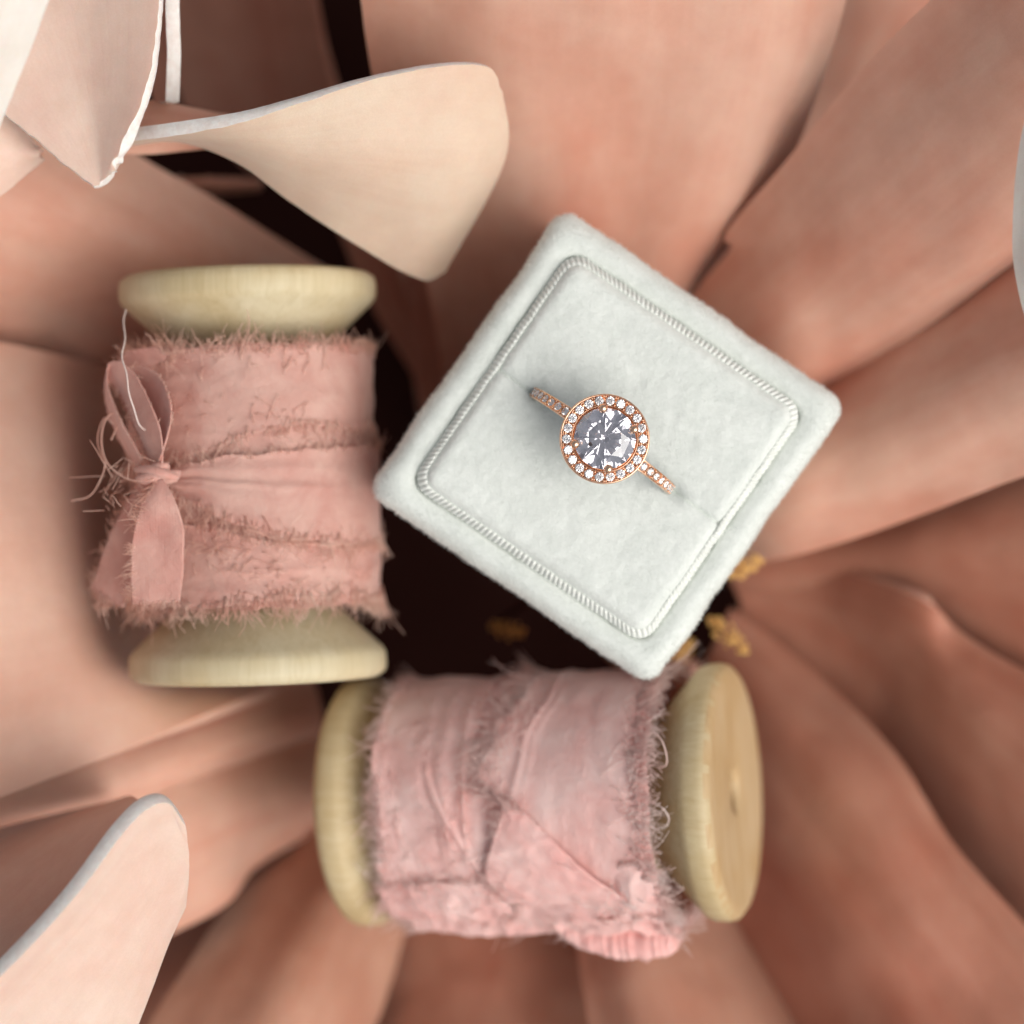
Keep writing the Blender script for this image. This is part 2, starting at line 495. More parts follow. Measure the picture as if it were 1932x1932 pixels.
bl, ro_shade, cr, pa = M['blush'], M['rose'], M['cream'], M['pale']
PETALS = [
    # wide petal at the top, behind the box
    dict(cols=[[(850, 760, -4.8), (800, 500, -4.2), (735, 280, -3.3), (685, 0, -1.9), (670, -350, 0.3)],
               [(980, 780, -4.8), (960, 500, -3.7), (950, 280, -2.7), (930, 0, -1.2), (920, -350, 0.6)],
               [(1120, 800, -4.8), (1130, 520, -3.8), (1150, 280, -2.8), (1170, 0, -1.2), (1200, -350, 0.5)],
               [(1220, 760, -4.8), (1270, 520, -4.0), (1350, 320, -3.0), (1420, 0, -1.4), (1450, -350, .4)],
               [(1250, 640, -5.0), (1340, 500, -4.7), (1475, 325, -3.7), (1590, 0, -2.2), (1640, -350, -.4)]],
         mat=bl, crease=0.13, seed=1, lift=0.8),
    # petal seen in the gap at the top right
    dict(cols=[[(1330, 560, -5.5), (1400, 350, -5.0), (1480, 150, -4.2), (1540, -200, -3.0)],
               [(1420, 560, -5.4), (1590, 350, -4.7), (1750, 150, -3.7), (1930, -200, -2.4)]], mat=bl, seed=2, lift=-2.4),
    # upper right petal with the nicked edge
    dict(cols=[[(1200, 700, -4.8), (1322, 545, -4.4), (1386, 466, -4.0), (1379, 432, -3.9), (1500, 290, -3.0), (1650, 110, -2.0), (1830, -60, -1.0), (2050, -250, 0.4)],
               [(1250, 740, -4.8), (1420, 590, -3.7), (1520, 490, -3.1), (1640, 370, -2.3), (1790, 220, -1.4), (1950, 90, -.5), (2200, -100, .8)],
               [(1280, 800, -4.8), (1480, 710, -3.9), (1590, 640, -3.4), (1720, 550, -2.8), (1860, 460, -2.1), (2010, 350, -1.4), (2300, 150, 0)],
               [(1300, 840, -5.0), (1510, 750, -4.6), (1620, 690, -4.2), (1750, 605, -3.6), (1890, 500, -3.0), (2030, 400, -2.2), (2300, 220, -.8)]],
         mat=bl, seed=3, nu=46, nv=90, lift=1.0),
    # right petal below it
    dict(cols=[[(1300, 760, -5.2), (1500, 690, -4.9), (1600, 630, -4.5), (1740, 550, -3.9), (1880, 460, -3.3), (2020, 370, -2.6), (2300, 200, -1.2)],
               [(1320, 880, -4.8), (1490, 810, -4.2), (1600, 750, -3.8), (1750, 660, -3.2), (1900, 570, -2.5), (2060, 480, -1.8), (2330, 330, -.4)],
               [(1330, 960, -4.8), (1470, 930, -3.8), (1600, 880, -3.3), (1750, 800, -2.7), (1932, 710, -1.9), (2080, 630, -1.2), (2350, 480, .2)],
               [(1340, 1065, -4.9), (1440, 1058, -4.2), (1560, 1028, -3.9), (1700, 982, -3.5), (1850, 925, -3.0), (1960, 885, -2.5), (2300, 770, -1.1)]],
         mat=bl, seed=4, crease=0.04, lift=0.7),
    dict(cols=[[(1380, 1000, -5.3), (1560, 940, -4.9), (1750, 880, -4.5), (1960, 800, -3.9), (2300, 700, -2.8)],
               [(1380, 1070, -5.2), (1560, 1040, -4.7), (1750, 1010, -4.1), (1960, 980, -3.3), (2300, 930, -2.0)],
               [(1400, 1120, -5.3), (1580, 1120, -4.9), (1760, 1160, -4.5), (1950, 1270, -4.2), (2300, 1420, -3.2)]], mat=ro_shade, seed=5),
    # petal with the small bright upturned tip
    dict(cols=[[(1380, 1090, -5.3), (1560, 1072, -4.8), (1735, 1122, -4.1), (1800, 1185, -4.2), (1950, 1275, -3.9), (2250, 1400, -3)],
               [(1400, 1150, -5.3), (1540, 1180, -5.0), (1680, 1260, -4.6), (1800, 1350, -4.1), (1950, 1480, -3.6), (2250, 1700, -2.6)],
               [(1360, 1200, -5.6), (1480, 1310, -5.4), (1630, 1460, -5.2), (1760, 1640, -4.9), (1930, 1820, -4.6), (2230, 2020, -3.6)]], mat=ro_shade, seed=6),
    # lower right petal
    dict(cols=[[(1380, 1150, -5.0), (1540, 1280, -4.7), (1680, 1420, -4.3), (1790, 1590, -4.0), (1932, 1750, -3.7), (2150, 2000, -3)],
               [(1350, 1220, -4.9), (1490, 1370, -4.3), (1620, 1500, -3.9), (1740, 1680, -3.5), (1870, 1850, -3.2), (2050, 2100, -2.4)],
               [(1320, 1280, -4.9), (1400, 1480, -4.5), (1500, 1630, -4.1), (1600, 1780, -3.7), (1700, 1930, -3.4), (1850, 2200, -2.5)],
               [(1250, 1350, -5.2), (1300, 1600, -5.1), (1370, 1725, -5.0), (1430, 1815, -4.8), (1520, 1950, -4.5), (1640, 2200, -3.8)]], mat=ro_shade, seed=7, crease=0.1),
    # bottom petals
    dict(cols=[[(1080, 1400, -5.1), (1087, 1700, -4.5), (1100, 1830, -4.2), (1115, 1932, -4.0), (1150, 2250, -3.2)],
               [(1150, 1400, -5.0), (1210, 1700, -4.2), (1240, 1830, -3.8), (1280, 1940, -3.5), (1340, 2250, -2.5)],
               [(1250, 1400, -5.3), (1400, 1700, -5.2), (1470, 1820, -5.0), (1560, 1950, -4.8), (1710, 2250, -4.0)]], mat=M['mid'], seed=8, crease=0.08),
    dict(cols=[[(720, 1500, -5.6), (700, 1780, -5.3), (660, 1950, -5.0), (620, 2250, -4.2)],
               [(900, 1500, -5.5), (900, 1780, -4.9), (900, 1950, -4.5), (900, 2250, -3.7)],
               [(1120, 1500, -5.7), (1140, 1780, -5.4), (1170, 1950, -5.2), (1200, 2250, -4.6)]], mat=ro_shade, seed=9),
    dict(cols=[[(640, 1500, -5.4), (560, 1600, -5.1), (445, 1700, -4.7), (355, 1830, -4.3), (280, 1950, -4.0), (150, 2250, -3)],
               [(700, 1550, -5.1), (640, 1680, -4.6), (580, 1800, -4.2), (540, 1900, -3.9), (500, 2000, -3.6), (450, 2250, -2.8)],
               [(760, 1500, -5.4), (765, 1700, -5.1), (745, 1800, -4.9), (715, 1900, -4.7), (690, 1980, -4.5), (650, 2250, -4.0)]], mat=M['mid'], seed=10, crease=0.08),
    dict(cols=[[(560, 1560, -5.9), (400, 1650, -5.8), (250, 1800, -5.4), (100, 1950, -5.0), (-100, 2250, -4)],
               [(640, 1620, -5.9), (500, 1760, -5.8), (380, 1880, -5.5), (300, 2050, -5.0), (200, 2300, -4.2)]], mat=ro_shade, seed=11),
    # lower left petals
    dict(cols=[[(600, 1380, -5.2), (480, 1380, -4.6), (300, 1440, -3.6), (100, 1500, -2.9), (-150, 1560, -2.0)],
               [(620, 1490, -5.0), (480, 1510, -4.2), (300, 1590, -3.2), (100, 1680, -2.6), (-150, 1780, -1.8)],
               [(600, 1560, -5.3), (478, 1630, -4.7), (415, 1705, -4.3), (250, 1790, -4.0), (-50, 1950, -3.2)]], mat=bl, seed=12),
    dict(cols=[[(580, 1270, -5.1), (420, 1310, -4.2), (200, 1390, -3.1), (0, 1460, -2.4), (-200, 1520, -1.8)],
               [(600, 1340, -5.0), (450, 1400, -4.0), (250, 1470, -3.0), (50, 1520, -2.3), (-180, 1570, -1.7)],
               [(600, 1380, -5.1), (430, 1460, -4.4), (280, 1510, -3.5), (100, 1552, -2.8), (-150, 1605, -2.1)]], mat=bl, seed=13),
    # big left petal curving down to the spool
    dict(cols=[[(330, 700, -5.0), (200, 690, -4.6), (100, 672, -3.7), (0, 652, -2.9), (-300, 600, -1.2)],
               [(300, 950, -5.0), (200, 950, -4.5), (125, 950, -2.9), (0, 960, -1.4), (-300, 950, .8)],
               [(350, 1180, -5.0), (245, 1220, -4.2), (160, 1200, -2.5), (0, 1220, -1.1), (-300, 1250, .8)],
               [(560, 1290, -5.0), (420, 1342, -3.6), (260, 1405, -2.4), (0, 1500, -1.3), (-300, 1600, 0)]], mat=M['peach'], seed=14, nu=46, nv=60, wave=0.03),
    # petal behind the left spool
    dict(cols=[[(700, 560, -4.9), (560, 475, -4.4), (400, 375, -3.8), (250, 290, -3.2), (0, 130, -2.2), (-250, 0, -1)],
               [(560, 640, -5.0), (430, 570, -4.2), (300, 510, -3.4), (150, 450, -2.7), (0, 400, -2), (-250, 330, -.8)],
               [(400, 760, -5.3), (300, 720, -5.0), (200, 690, -4.7), (100, 660, -4.2), (0, 640, -3.6), (-250, 600, -2.6)]], mat=bl, seed=15, crease=0.07),
    # shaded petal seen between the left petals and the wide top petal
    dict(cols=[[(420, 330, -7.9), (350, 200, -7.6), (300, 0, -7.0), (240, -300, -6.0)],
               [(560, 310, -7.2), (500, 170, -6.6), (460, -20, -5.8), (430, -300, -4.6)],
               [(690, 300, -6.7), (630, 150, -5.8), (590, -30, -4.8), (560, -300, -3.4)]], mat=ro_shade, edge=ro_shade, seed=16, deep=0, lift=-.6),
    dict(cols=[[(330, 338, -4.6), (410, 340, -5.4), (492, 346, -5.8)], [(336, 354, -5.0), (410, 360, -5.6), (490, 354, -6.0)]], mat=ro_shade, seed=26, deep=0, th=0.12),
    # petal just behind the cream curl
    dict(cols=[[(235, 195, -.9), (290, 192, -1.0), (400, 212, -1.2), (500, 230, -1.8)],
               [(235, 285, -1.2), (290, 285, -1.3), (380, 275, -1.6), (470, 270, -2.1)]], mat=bl, seed=17, th=0.14),
    # inner petals deep in the heart of the flower
    dict(cols=[[(800, 380, -5.6), (770, 560, -6.6), (790, 760, -7.4), (830, 900, -7.8)], [(900, 400, -5.4), (860, 580, -6.3), (860, 760, -7.2), (880, 900, -7.8)]], mat=ro_shade, seed=27, deep=0, crease=.1),
    dict(cols=[[(640, 420, -6.4), (700, 560, -6.9), (790, 720, -7.4), (860, 840, -7.8)], [(720, 400, -6.0), (780, 560, -6.6), (850, 700, -7.2), (900, 840, -7.7)]], mat=ro_shade, seed=28, deep=0, crease=.1),
    dict(cols=[[(1320, 1260, -5.8), (1250, 1200, -6.4), (1150, 1130, -7.4)], [(1240, 1330, -6.0), (1170, 1260, -6.6), (1090, 1160, -7.5)]], mat=ro_shade, seed=30, deep=0, crease=.1),
    # small petal at the left edge
    dict(cols=[[(74, 288, -.6), (40, 250, -.4), (0, 212, -.2), (-200, 60, .6)],
               [(76, 296, -.8), (30, 335, -.6), (-8, 368, -.5), (-200, 500, .2)]], mat=pa, seed=18, th=0.14),
    # upright petal seen along its cut edge, top left
    dict(cols=[[(325, 192, -.3), (328, 100, -.1), (326, 0, 0), (326, -250, .2)],
               [(306, 192, -1.2), (300, 100, -1.4), (296, 0, -1.5), (296, -250, -1.5)],
               [(300, 180, -2.4), (290, 100, -2.8), (285, 0, -3.1), (285, -250, -3.2)]], mat=bl, edge=M['edge'], seed=19, th=0.19),
    # curled cream petal
    dict(cols=[[(225, 256, -.15), (330, 243, .5), (450, 222, .85), (560, 190, .9), (680, 152, .8), (780, 129, .6), (868, 120, .3), (918, 128, -.05), (941, 172, -.4)],
               [(225, 262, -.4), (335, 252, 0), (455, 262, .4), (570, 285, .35), (690, 295, .25), (790, 305, 0), (870, 312, -.3), (920, 306, -.75), (942, 300, -1.05)],
               [(225, 267, -.8), (335, 256, -.6), (450, 296, -.4), (545, 366, -.7), (640, 432, -1.0), (720, 482, -1.4), (765, 508, -1.6), (802, 522, -1.9), (834, 506, -2.0)]],
         mat=cr, edge=M['edge'], seed=20, nu=40, nv=80, wave=0.02, th=0.18, label='cream petal curled over like a twist'),
    # petal pointing down in the top left corner
    dict(cols=[[(178, 352, .1), (95, 285, .15), (0, 205, .25), (-180, 60, .6)],
               [(196, 346, .1), (175, 200, .2), (145, 60, .3), (80, -180, .5)],
               [(212, 325, .2), (258, 232, .5), (294, 105, .65), (314, -180, .75)]], mat=pa, edge=M['edge'], seed=21, nu=50, nv=70, rough=0.02, wave=0.02),
    # bright corner petal, closest to the camera
    dict(cols=[[(150, -180, 2.4), (84, 0, 2.5), (44, 105, 2.5), (-2, 222, 2.5), (-60, 380, 2.4)],
               [(0, -280, 3.0), (-80, -60, 3.2), (-120, 80, 3.2), (-170, 200, 3.1), (-220, 320, 3.0)]], mat=M['ivory'], seed=22),
    # lower left: petal standing on edge, its far face ...
    dict(cols=[[(-100, 1930, 1.3), (50, 1790, 1.3), (145, 1690, 1.2), (225, 1590, 1.0), (285, 1530, .7)],
               [(-220, 1740, -.2), (-60, 1680, -.3), (60, 1610, -.5), (160, 1550, -.7), (250, 1512, -.9)],
               [(-260, 1640, -1.4), (-80, 1592, -1.6), (40, 1562, -1.9), (140, 1538, -2.2), (230, 1518, -2.4)]], mat=bl, seed=23),
    # ... and the curled one with the pale cut edge
    dict(cols=[[(-100, 1925, 2.2), (55, 1770, 2.3), (145, 1668, 2.3), (222, 1564, 2.15), (272, 1516, 2.0), (314, 1508, 1.75), (346, 1548, 1.4)],
               [(-60, 1990, 1.6), (90, 1840, 1.7), (178, 1738, 1.7), (248, 1640, 1.6), (292, 1588, 1.5), (326, 1572, 1.35), (352, 1604, 1.05)],
               [(20, 2250, .2), (130, 2150, .3), (190, 2060, .35), (235, 1965, .4), (272, 1870, .45), (305, 1780, .5), (338, 1705, .5)]],
         mat=pa, edge=M['edge'], seed=24, nu=40, nv=60, wave=0.01, th=0.22, rough=0.002),
    # pale edge at the right margin
    dict(cols=[[(1975, 120, 1.6), (1930, 270, 1.7), (1917, 420, 1.7), (1928, 540, 1.7), (1975, 700, 1.6)],
               [(2150, 60, 2.2), (2120, 260, 2.3), (2110, 420, 2.3), (2120, 560, 2.3), (2150, 720, 2.2)]], mat=M['ivory'], seed=25),
]
for d in PETALS:
    petal(**d)

# cardboard base the petals are glued to
def disc(name, cx, cy, z, r, mat, parent):
    c = at(cx, cy, z)
    n = 48
    vs = [(c.x + math.cos(a) * r, c.y + math.sin(a) * r, z) for a in [2 * math.pi * i / n for i in range(n)]]
    vs += [(x, y, z - 0.3) for x, y, _ in vs]
    fs = [tuple(range(n)), tuple(range(2 * n - 1, n - 1, -1))] + [(i, n + i, n + (i + 1) % n, (i + 1) % n) for i in range(n)]
    return mesh(name, vs, fs, mat, parent, smooth=False)
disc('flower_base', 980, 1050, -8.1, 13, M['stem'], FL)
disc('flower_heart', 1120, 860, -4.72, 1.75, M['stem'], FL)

# ---- tubes
def tube_geo(pts, rad, sides=6, taper=None):
    vs, fs = [], []
    n = len(pts)
    up = Vector((0.3, 0.2, 1)).normalized()
    for i, p in enumerate(pts):
        d = (pts[min(i + 1, n - 1)] - pts[max(i - 1, 0)])
        d = d.normalized() if d.length > 1e-9 else Vector((1, 0, 0))
        s = d.cross(up)
        s = s.normalized() if s.length > 1e-6 else Vector((1, 0, 0))
        u = s.cross(d)
        r_ = rad * (taper(i / (n - 1)) if taper else 1)
        for k in range(sides):
            a = 2 * math.pi * k / sides
            vs.append(p + (s * math.cos(a) + u * math.sin(a)) * r_)
    for i in range(n - 1):
        for k in range(sides):
            a, b_ = i * sides + k, i * sides + (k + 1) % sides
            fs.append((a, a + sides, b_ + sides, b_))
    fs.append(tuple(range(sides)))
    fs.append(tuple(range(n * sides - 1, (n - 1) * sides - 1, -1)))
    return vs, fs

class Geo:
    def __init__(s): s.v, s.f = [], []
    def add(s, vf):
        k = len(s.v)
        s.v += vf[0]
        s.f += [tuple(i + k for i in f) for f in vf[1]]
    def ball(s, c, r, seg=8, rings=5):
        vs = [Vector((c[0], c[1], c[2] + r))]
        for j in range(1, rings):
            ph = math.pi * j / rings
            for i in range(seg):
                th = 2 * math.pi * i / seg
                vs.append(Vector((c[0] + r * math.sin(ph) * math.cos(th), c[1] + r * math.sin(ph) * math.sin(th), c[2] + r * math.cos(ph))))
        vs.append(Vector((c[0], c[1], c[2] - r)))
        fs = [(0, 1 + i, 1 + (i + 1) % seg) for i in range(seg)]
        for j in range(rings - 2):
            for i in range(seg):
                a, b_ = 1 + j * seg + i, 1 + j * seg + (i + 1) % seg
                fs.append((a, a + seg, b_ + seg, b_))
        l = 1 + (rings - 2) * seg
        fs += [(len(vs) - 1, l + (i + 1) % seg, l + i) for i in range(seg)]
        s.add((vs, fs))
    def build(s, name, mat, parent=None, smooth=True):
        return mesh(name, s.v, s.f, mat, parent, smooth)

# ---- gold glitter stamens in the heart of the flower
STAM = [((1300, 1120, -5.5), (1340, 1170, -3.6), (1405, 1228, -3.2)),
        ((1280, 1060, -5.5), (1375, 1085, -3.6), (1430, 1055, -3.2)),
        ((1000, 1130, -5.6), (930, 1180, -4.7), (985, 1192, -4.5)),
        ((1200, 1150, -5.6), (1300, 1215, -4.6), (1270, 1240, -4.4))]
for a, b_, c_ in STAM:
    A, B, Cc = at(*a), at(*b_), at(*c_)
    g = Geo()
    g.add(tube_geo([A, (A + B) / 2 + Vector((0, 0, .2)), B], 0.035, 6))
    st = g.build('stamen', M['stem'], FL)
    PINV[st.name] = Matrix()
    g = Geo()
    for i in range(120):
        tt = rnd.random()
        p = B.lerp(Cc, tt) + Vector((0, 0, 0.1 * math.sin(tt * 3)))
        rr = 0.15 * math.sqrt(max(0.15, 1 - (2 * tt - 1) ** 2))
        q = Vector((rnd.gauss(0, 1), rnd.gauss(0, 1), rnd.gauss(0, 1))).normalized() * rr * U(.45, 1.3)
        g.ball(p + q, U(0.02, 0.036), 5, 3)
    g.build('glitter_head', M['glitter'], st, smooth=False)['kind'] = 'stuff'

# ------------------------------------------------------------------ ring box
BOX_C = at(1148, 843, 0)
ROT = R(-34.7)
BM = Matrix.Translation(Vector((BOX_C.x, BOX_C.y, 0))) @ Matrix.Rotation(ROT, 4, 'Z')
BX = empty('ring_box', (BOX_C.x, BOX_C.y, -4.7), 'square white velvet ring box with ribbed trim around its cushion', 'ring box')
HALF = 2.395

def rsq(inset, rad, per=220):
    """points round a rounded square, evenly spaced, and outward normals"""
    h = HALF - inset
    r_ = max(rad, 0.02)
    st = h - r_
    Lx = 2 * st
    arc = math.pi * r_ / 2
    tot = 4 * (Lx + arc)
    pts = []
    for i in range(per):
        s = tot * i / per
        q = int(s // (Lx + arc))
        u = s - q * (Lx + arc)
        if u < Lx:
            p, n = Vector((h, -st + u, 0)), Vector((1, 0, 0))
        else:
            a = (u - Lx) / r_
            p = Vector((st + r_ * math.cos(a), st + r_ * math.sin(a), 0))
            n = Vector((math.cos(a), math.sin(a), 0))
        M3 = Matrix.Rotation(q * math.pi / 2, 3, 'Z')
        pts.append((M3 @ p, M3 @ n))
    return pts

def loft(rings, close_in=False, close_out=False):
    n = len(rings[0])
    vs = [p for r_ in rings for p in r_]
    fs = []
    for k in range(len(rings) - 1):
        for i in range(n):
            j = (i + 1) % n
            fs.append((k * n + i, k * n + j, (k + 1) * n + j, (k + 1) * n + i))
    if close_out: fs.append(tuple(range(n - 1, -1, -1)))
    if close_in: fs.append(tuple(range((len(rings) - 1) * n, len(rings) * n)))
    return vs, fs

prof = [(0.30, -4.68, .3), (0.12, -4.70, .3), (0.04, -4.55, .3), (0.02, -3.2, .25), (0.0, -1.6, .25), (0.0, -0.62, .25), (0.015, -0.42, .25), (0.06, -0.28, .25), (0.14, -0.20, .34),
        (0.22, -0.165, .3), (0.30, -0.17, .26), (0.37, -0.19, .24), (0.415, -0.205, .22), (0.45, -0.30, .2)]
rings = []
for ins, z, rad in prof:
    ring = []
    for p, n_ in rsq(ins, rad):
        w_ = 0.035 * noise.noise(Vector((p.x * 1.3, p.y * 1.3, z))) + 0.016 * noise.noise(Vector((p.x * 7, p.y * 7, z * 3)))
        ring.append(BM @ (p + n_ * w_ + Vector((0, 0, z + 0.014 * noise.noise(p * 2.2)))))
    rings.append(ring)
vs, fs = loft(rings, close_out=True)
body = mesh('box_wall', vs, fs, M['velvet'], BX)

# ribbed trim: ribs are real bumps along a sloping band
NR = 196
per = NR * 8
tprof = [(0.425, -0.26, 0), (0.43, -0.185, .6), (0.445, -0.155, 1), (0.465, -0.12, 1), (0.49, -0.085, 1), (0.515, -0.06, 1), (0.54, -0.06, .7), (0.56, -0.12, 0)]
rings = []
for ins, z, amp in tprof:
    ring = []
    for i, (p, n_) in enumerate(rsq(ins, 0.42 - ins * 0.3, per)):
        ph = i / 8 * 2 * math.pi
        rib = abs(math.sin(ph / 2)) ** 0.7
        jit = 0.012 * noise.noise(p * 5)
        a_ = amp * (rib - 0.6) * 0.034
        ring.append(BM @ (p + n_ * (a_ * 0.5 + jit) + Vector((0, 0, z + a_ * 0.8))))
    rings.append(ring)
vs, fs = loft(rings)
mesh('ribbed_trim', vs, fs, M['trim'], BX)

# cushion: two swelling halves parted by the slot that grips the ring
CH = HALF - 0.535
n = 150
V, F = [], []
def cush_z(x, y):
    ex = max(abs(x), 0) / CH
    ey = abs(y) / CH
    rcorner = 0.0
    edge = max(ex, ey)
    z = 0.035
    d = (1 - edge) * CH
    z -= 0.11 * math.exp(-(d / 0.06) ** 1.2)
    z += 0.02 * (1 - min(1, edge) ** 3)
    # slot along local x, slightly bowed
    ys = y - 0.012 * math.sin(x * 2.3) - 0.01
    wgap = 0.004
    s = max(0, abs(ys) - wgap)
    z -= 0.065 * math.exp(-(s / 0.03)) + 0.025 * math.exp(-(s / 0.13) ** 2)
    z -= 0.10 * math.exp(-((abs(x) - 1.08) / .14) ** 2) * math.exp(-(s / .10) ** 2)
    z += 0.02 * fbm((x, y, 3), 1.1) + 0.006 * noise.noise(Vector((x * 9, y * 9, 1)))
    return z
for i in range(n):
    for j in range(n):
        sx = (i / (n - 1)) * 2 - 1
        sy = (j / (n - 1)) * 2 - 1
        sy = math.copysign(abs(sy) ** 1.5, sy)          # rows close together near the slot
        x, y = sx * CH, sy * CH
        # round the corners
        kx, ky = abs(x) - (CH - .22), abs(y) - (CH - .22)
        if kx > 0 and ky > 0:
            l = math.hypot(kx, ky)
            mx = max(kx, ky)
            x = math.copysign(CH - .22 + kx * mx / l, x)
            y = math.copysign(CH - .22 + ky * mx / l, y)
        V.append(BM @ Vector((x, y, cush_z(sx * CH, sy * CH))))
for i in range(n - 1):
    for j in range(n - 1):
        a = i * n + j
        F.append((a, a + n, a + n + 1, a + 1))
cushion = mesh('cushion', V, F, M['velvet'], BX)

# velvet pile: tens of thousands of short fibres
def pile(name, samples, mat, parent, ln, wd, lean=0.5):
    vs, fs = [], []
    for p, n_ in samples:
        d = (n_ + Vector((U(-1, 1), U(-1, 1), U(-1, 1))) * lean).normalized()
        s = d.cross(Vector((U(-1, 1), U(-1, 1), U(-1, 1)))).normalized() * wd
        l = ln * U(0.5, 1.25)
        k = len(vs)
        vs += [p - s - n_ * 0.01, p + s - n_ * 0.01, p + d * l]
        fs.append((k, k + 1, k + 2))
    o = mesh(name, vs, fs, mat, parent)
    o['kind'] = 'stuff'
    return o

def surf_samples(o, dens, zmin=-99):
    res = []
    me = o.data
    for p in me.polygons:
        c = p.center
        if c.z < zmin: continue
        e = p.area * dens
        k = int(e) + (1 if rnd.random() < e - int(e) else 0)
        if k == 0: continue
        q = [me.vertices[i].co for i in p.vertices]
        for _ in range(k):
            a, b_ = rnd.random(), rnd.random()
            if len(q) == 4:
                pt = (q[0] * (1 - a) + q[1] * a) * (1 - b_) + (q[3] * (1 - a) + q[2] * a) * b_
            else:
                pt = q[0] + (q[1] - q[0]) * a * .5 + (q[2] - q[0]) * b_ * .5
            res.append((pt, p.normal.copy()))
    return res
pile('velvet_pile', surf_samples(body, 1500, -0.9), M['pile'], BX, 0.048, 0.0045, 1.0)
pile('velvet_pile', surf_samples(cushion, 900), M['pile'], BX, 0.045, 0.004, 1.2)

# ------------------------------------------------------------------ the ring
RC = at(1141, 828, 0.95)
RM = Matrix.Translation(RC) @ Matrix.Rotation(R(-35.2), 4, 'Z')
RING_R = 1.0
RCZ = -0.95            # centre of the hoop, below the head
RG = empty('engagement_ring', RC + Vector((0, 0, -1.9)), 'rose gold ring with round clear stone in a halo, held upright in the box cushion', 'ring')

# hoop
seg = 128
prof = []
hw, ht = 0.088, 0.07
for k in range(16):
    a = 2 * math.pi * k / 16
    cx = math.copysign(abs(math.cos(a)) ** 0.6, math.cos(a)) * hw
    cz = math.copysign(abs(math.sin(a)) ** 0.6, math.sin(a)) * ht
    if cz > ht * 0.8 and abs(cx) < hw * 0.8: cz -= 0.07        # channel for the small stones
    prof.append((cx, cz))
rings = []
HOOP = RING_R + 0.12
A0, A1 = R(90 + 29), R(450 - 29)          # open under the head
for i in range(seg + 1):
    a = A0 + (A1 - A0) * i / seg
    top = max(0, math.sin(a))
    wk = 0.8 + 0.25 * (1 - abs(math.cos(a)) ** 2) * top + .12 * abs(math.cos(a))
    ring = []
    for cx, cz in prof:
        rr = HOOP * (1.0) + cz
        ring.append(RM @ Vector((math.cos(a) * rr, cx * wk, RCZ - 0.12 + math.sin(a) * rr)))
    rings.append(ring)
vs, fs = loft(rings, True, True)
mesh('hoop', vs, fs, M['gold'], RG)

# brilliant-cut stone of radius 1
def brilliant():
    bm = bmesh.new()
    pts = []
    c225 = math.cos(R(22.5))
    for k in range(8):
        a = R(45 * k); b_ = a + R(22.5)
        pts.append((.56 * math.cos(a), .56 * math.sin(a), .33))
        zm = .33 * (1 - .82 * c225) / .44 + .02
        pts.append((.82 * math.cos(b_), .82 * math.sin(b_), zm))
        zp = -.03 - .84 * (1 - .24 * c225)
        pts.append((.24 * math.cos(b_), .24 * math.sin(b_), zp))
    for k in range(16):
        a = R(22.5 * k)
        pts.append((math.cos(a), math.sin(a), .02))
        pts.append((math.cos(a), math.sin(a), -.03))
    pts.append((0, 0, -.87))
    vs_ = [bm.verts.new(p) for p in pts]
    bmesh.ops.convex_hull(bm, input=vs_)
    bmesh.ops.dissolve_limit(bm, angle_limit=R(1.0), verts=bm.verts, edges=bm.edges)
    bmesh.ops.recalc_face_normals(bm, faces=bm.faces)
    me = bpy.data.meshes.new('brilliant')
    bm.to_mesh(me)
    bm.free()
    me.materials.append(M['stone'])
    return me
BR = brilliant()
def stone(name, mat4, parent=RG):
    o = bpy.data.objects.new(name, BR)
    COL.objects.link(o)
    o.parent = parent
    o.matrix_parent_inverse = PINV[parent.name]
    o.matrix_basis = mat4
    return o

CS = 0.415
cs = stone('center_stone', RM @ Matrix.Translation((0, 0, 0.05)) @ Matrix.Rotation(R(11), 4, 'Z') @ Matrix.Rotation(R(2.5), 4, 'X') @ Matrix.Rotation(R(-2), 4, 'Y') @ Matrix.Scale(CS, 4))

# halo: a shallow dish with a milled outer wall
hp = [(0.30, -0.42), (0.37, -0.25), (0.425, -0.10), (0.432, 0.0), (0.44, 0.02), (0.447, 0.0), (0.452, -0.12), (0.570, -0.12), (0.575, 0.0), (0.587, 0.008), (0.600, -0.01), (0.604, -0.06), (0.58, -0.13), (0.50, -0.2), (0.40, -0.30), (0.32, -0.46), (0.30, -0.42)]
rings = []
for r_, z in hp:
    rings.append([RM @ Vector((r_ * math.cos(2 * math.pi * i / 264), r_ * math.sin(2 * math.pi * i / 264), z)) for i in range(264)])
vs, fs = loft(rings)
mesh('halo_setting', vs, fs, M['gold'], RG)
g = Geo()
NH = 22
for k in range(NH):
    a = 2 * math.pi * (k + .15) / NH
    stone('halo_stone', RM @ Matrix.Rotation(a, 4, 'Z') @ Matrix.Translation((0.511, 0, 0.0)) @ Matrix.Rotation(U(0, 1.5), 4, 'Z') @ Matrix.Rotation(R(U(-9, 9)), 4, 'X') @ Matrix.Rotation(R(U(-9, 9)), 4, 'Y') @ Matrix.Scale(0.06, 4))
    a2 = a + math.pi / NH
    for rr, das in ((0.462, (0,)), (0.562, (-.024, 0.024))):
        for da in das:
            g.ball(RM @ Vector((rr * math.cos(a2 + da), rr * math.sin(a2 + da), 0.006)), 0.015, 8, 6)
g.build('bead_setting', M['gold'], RG)['kind'] = 'stuff'
rings = []
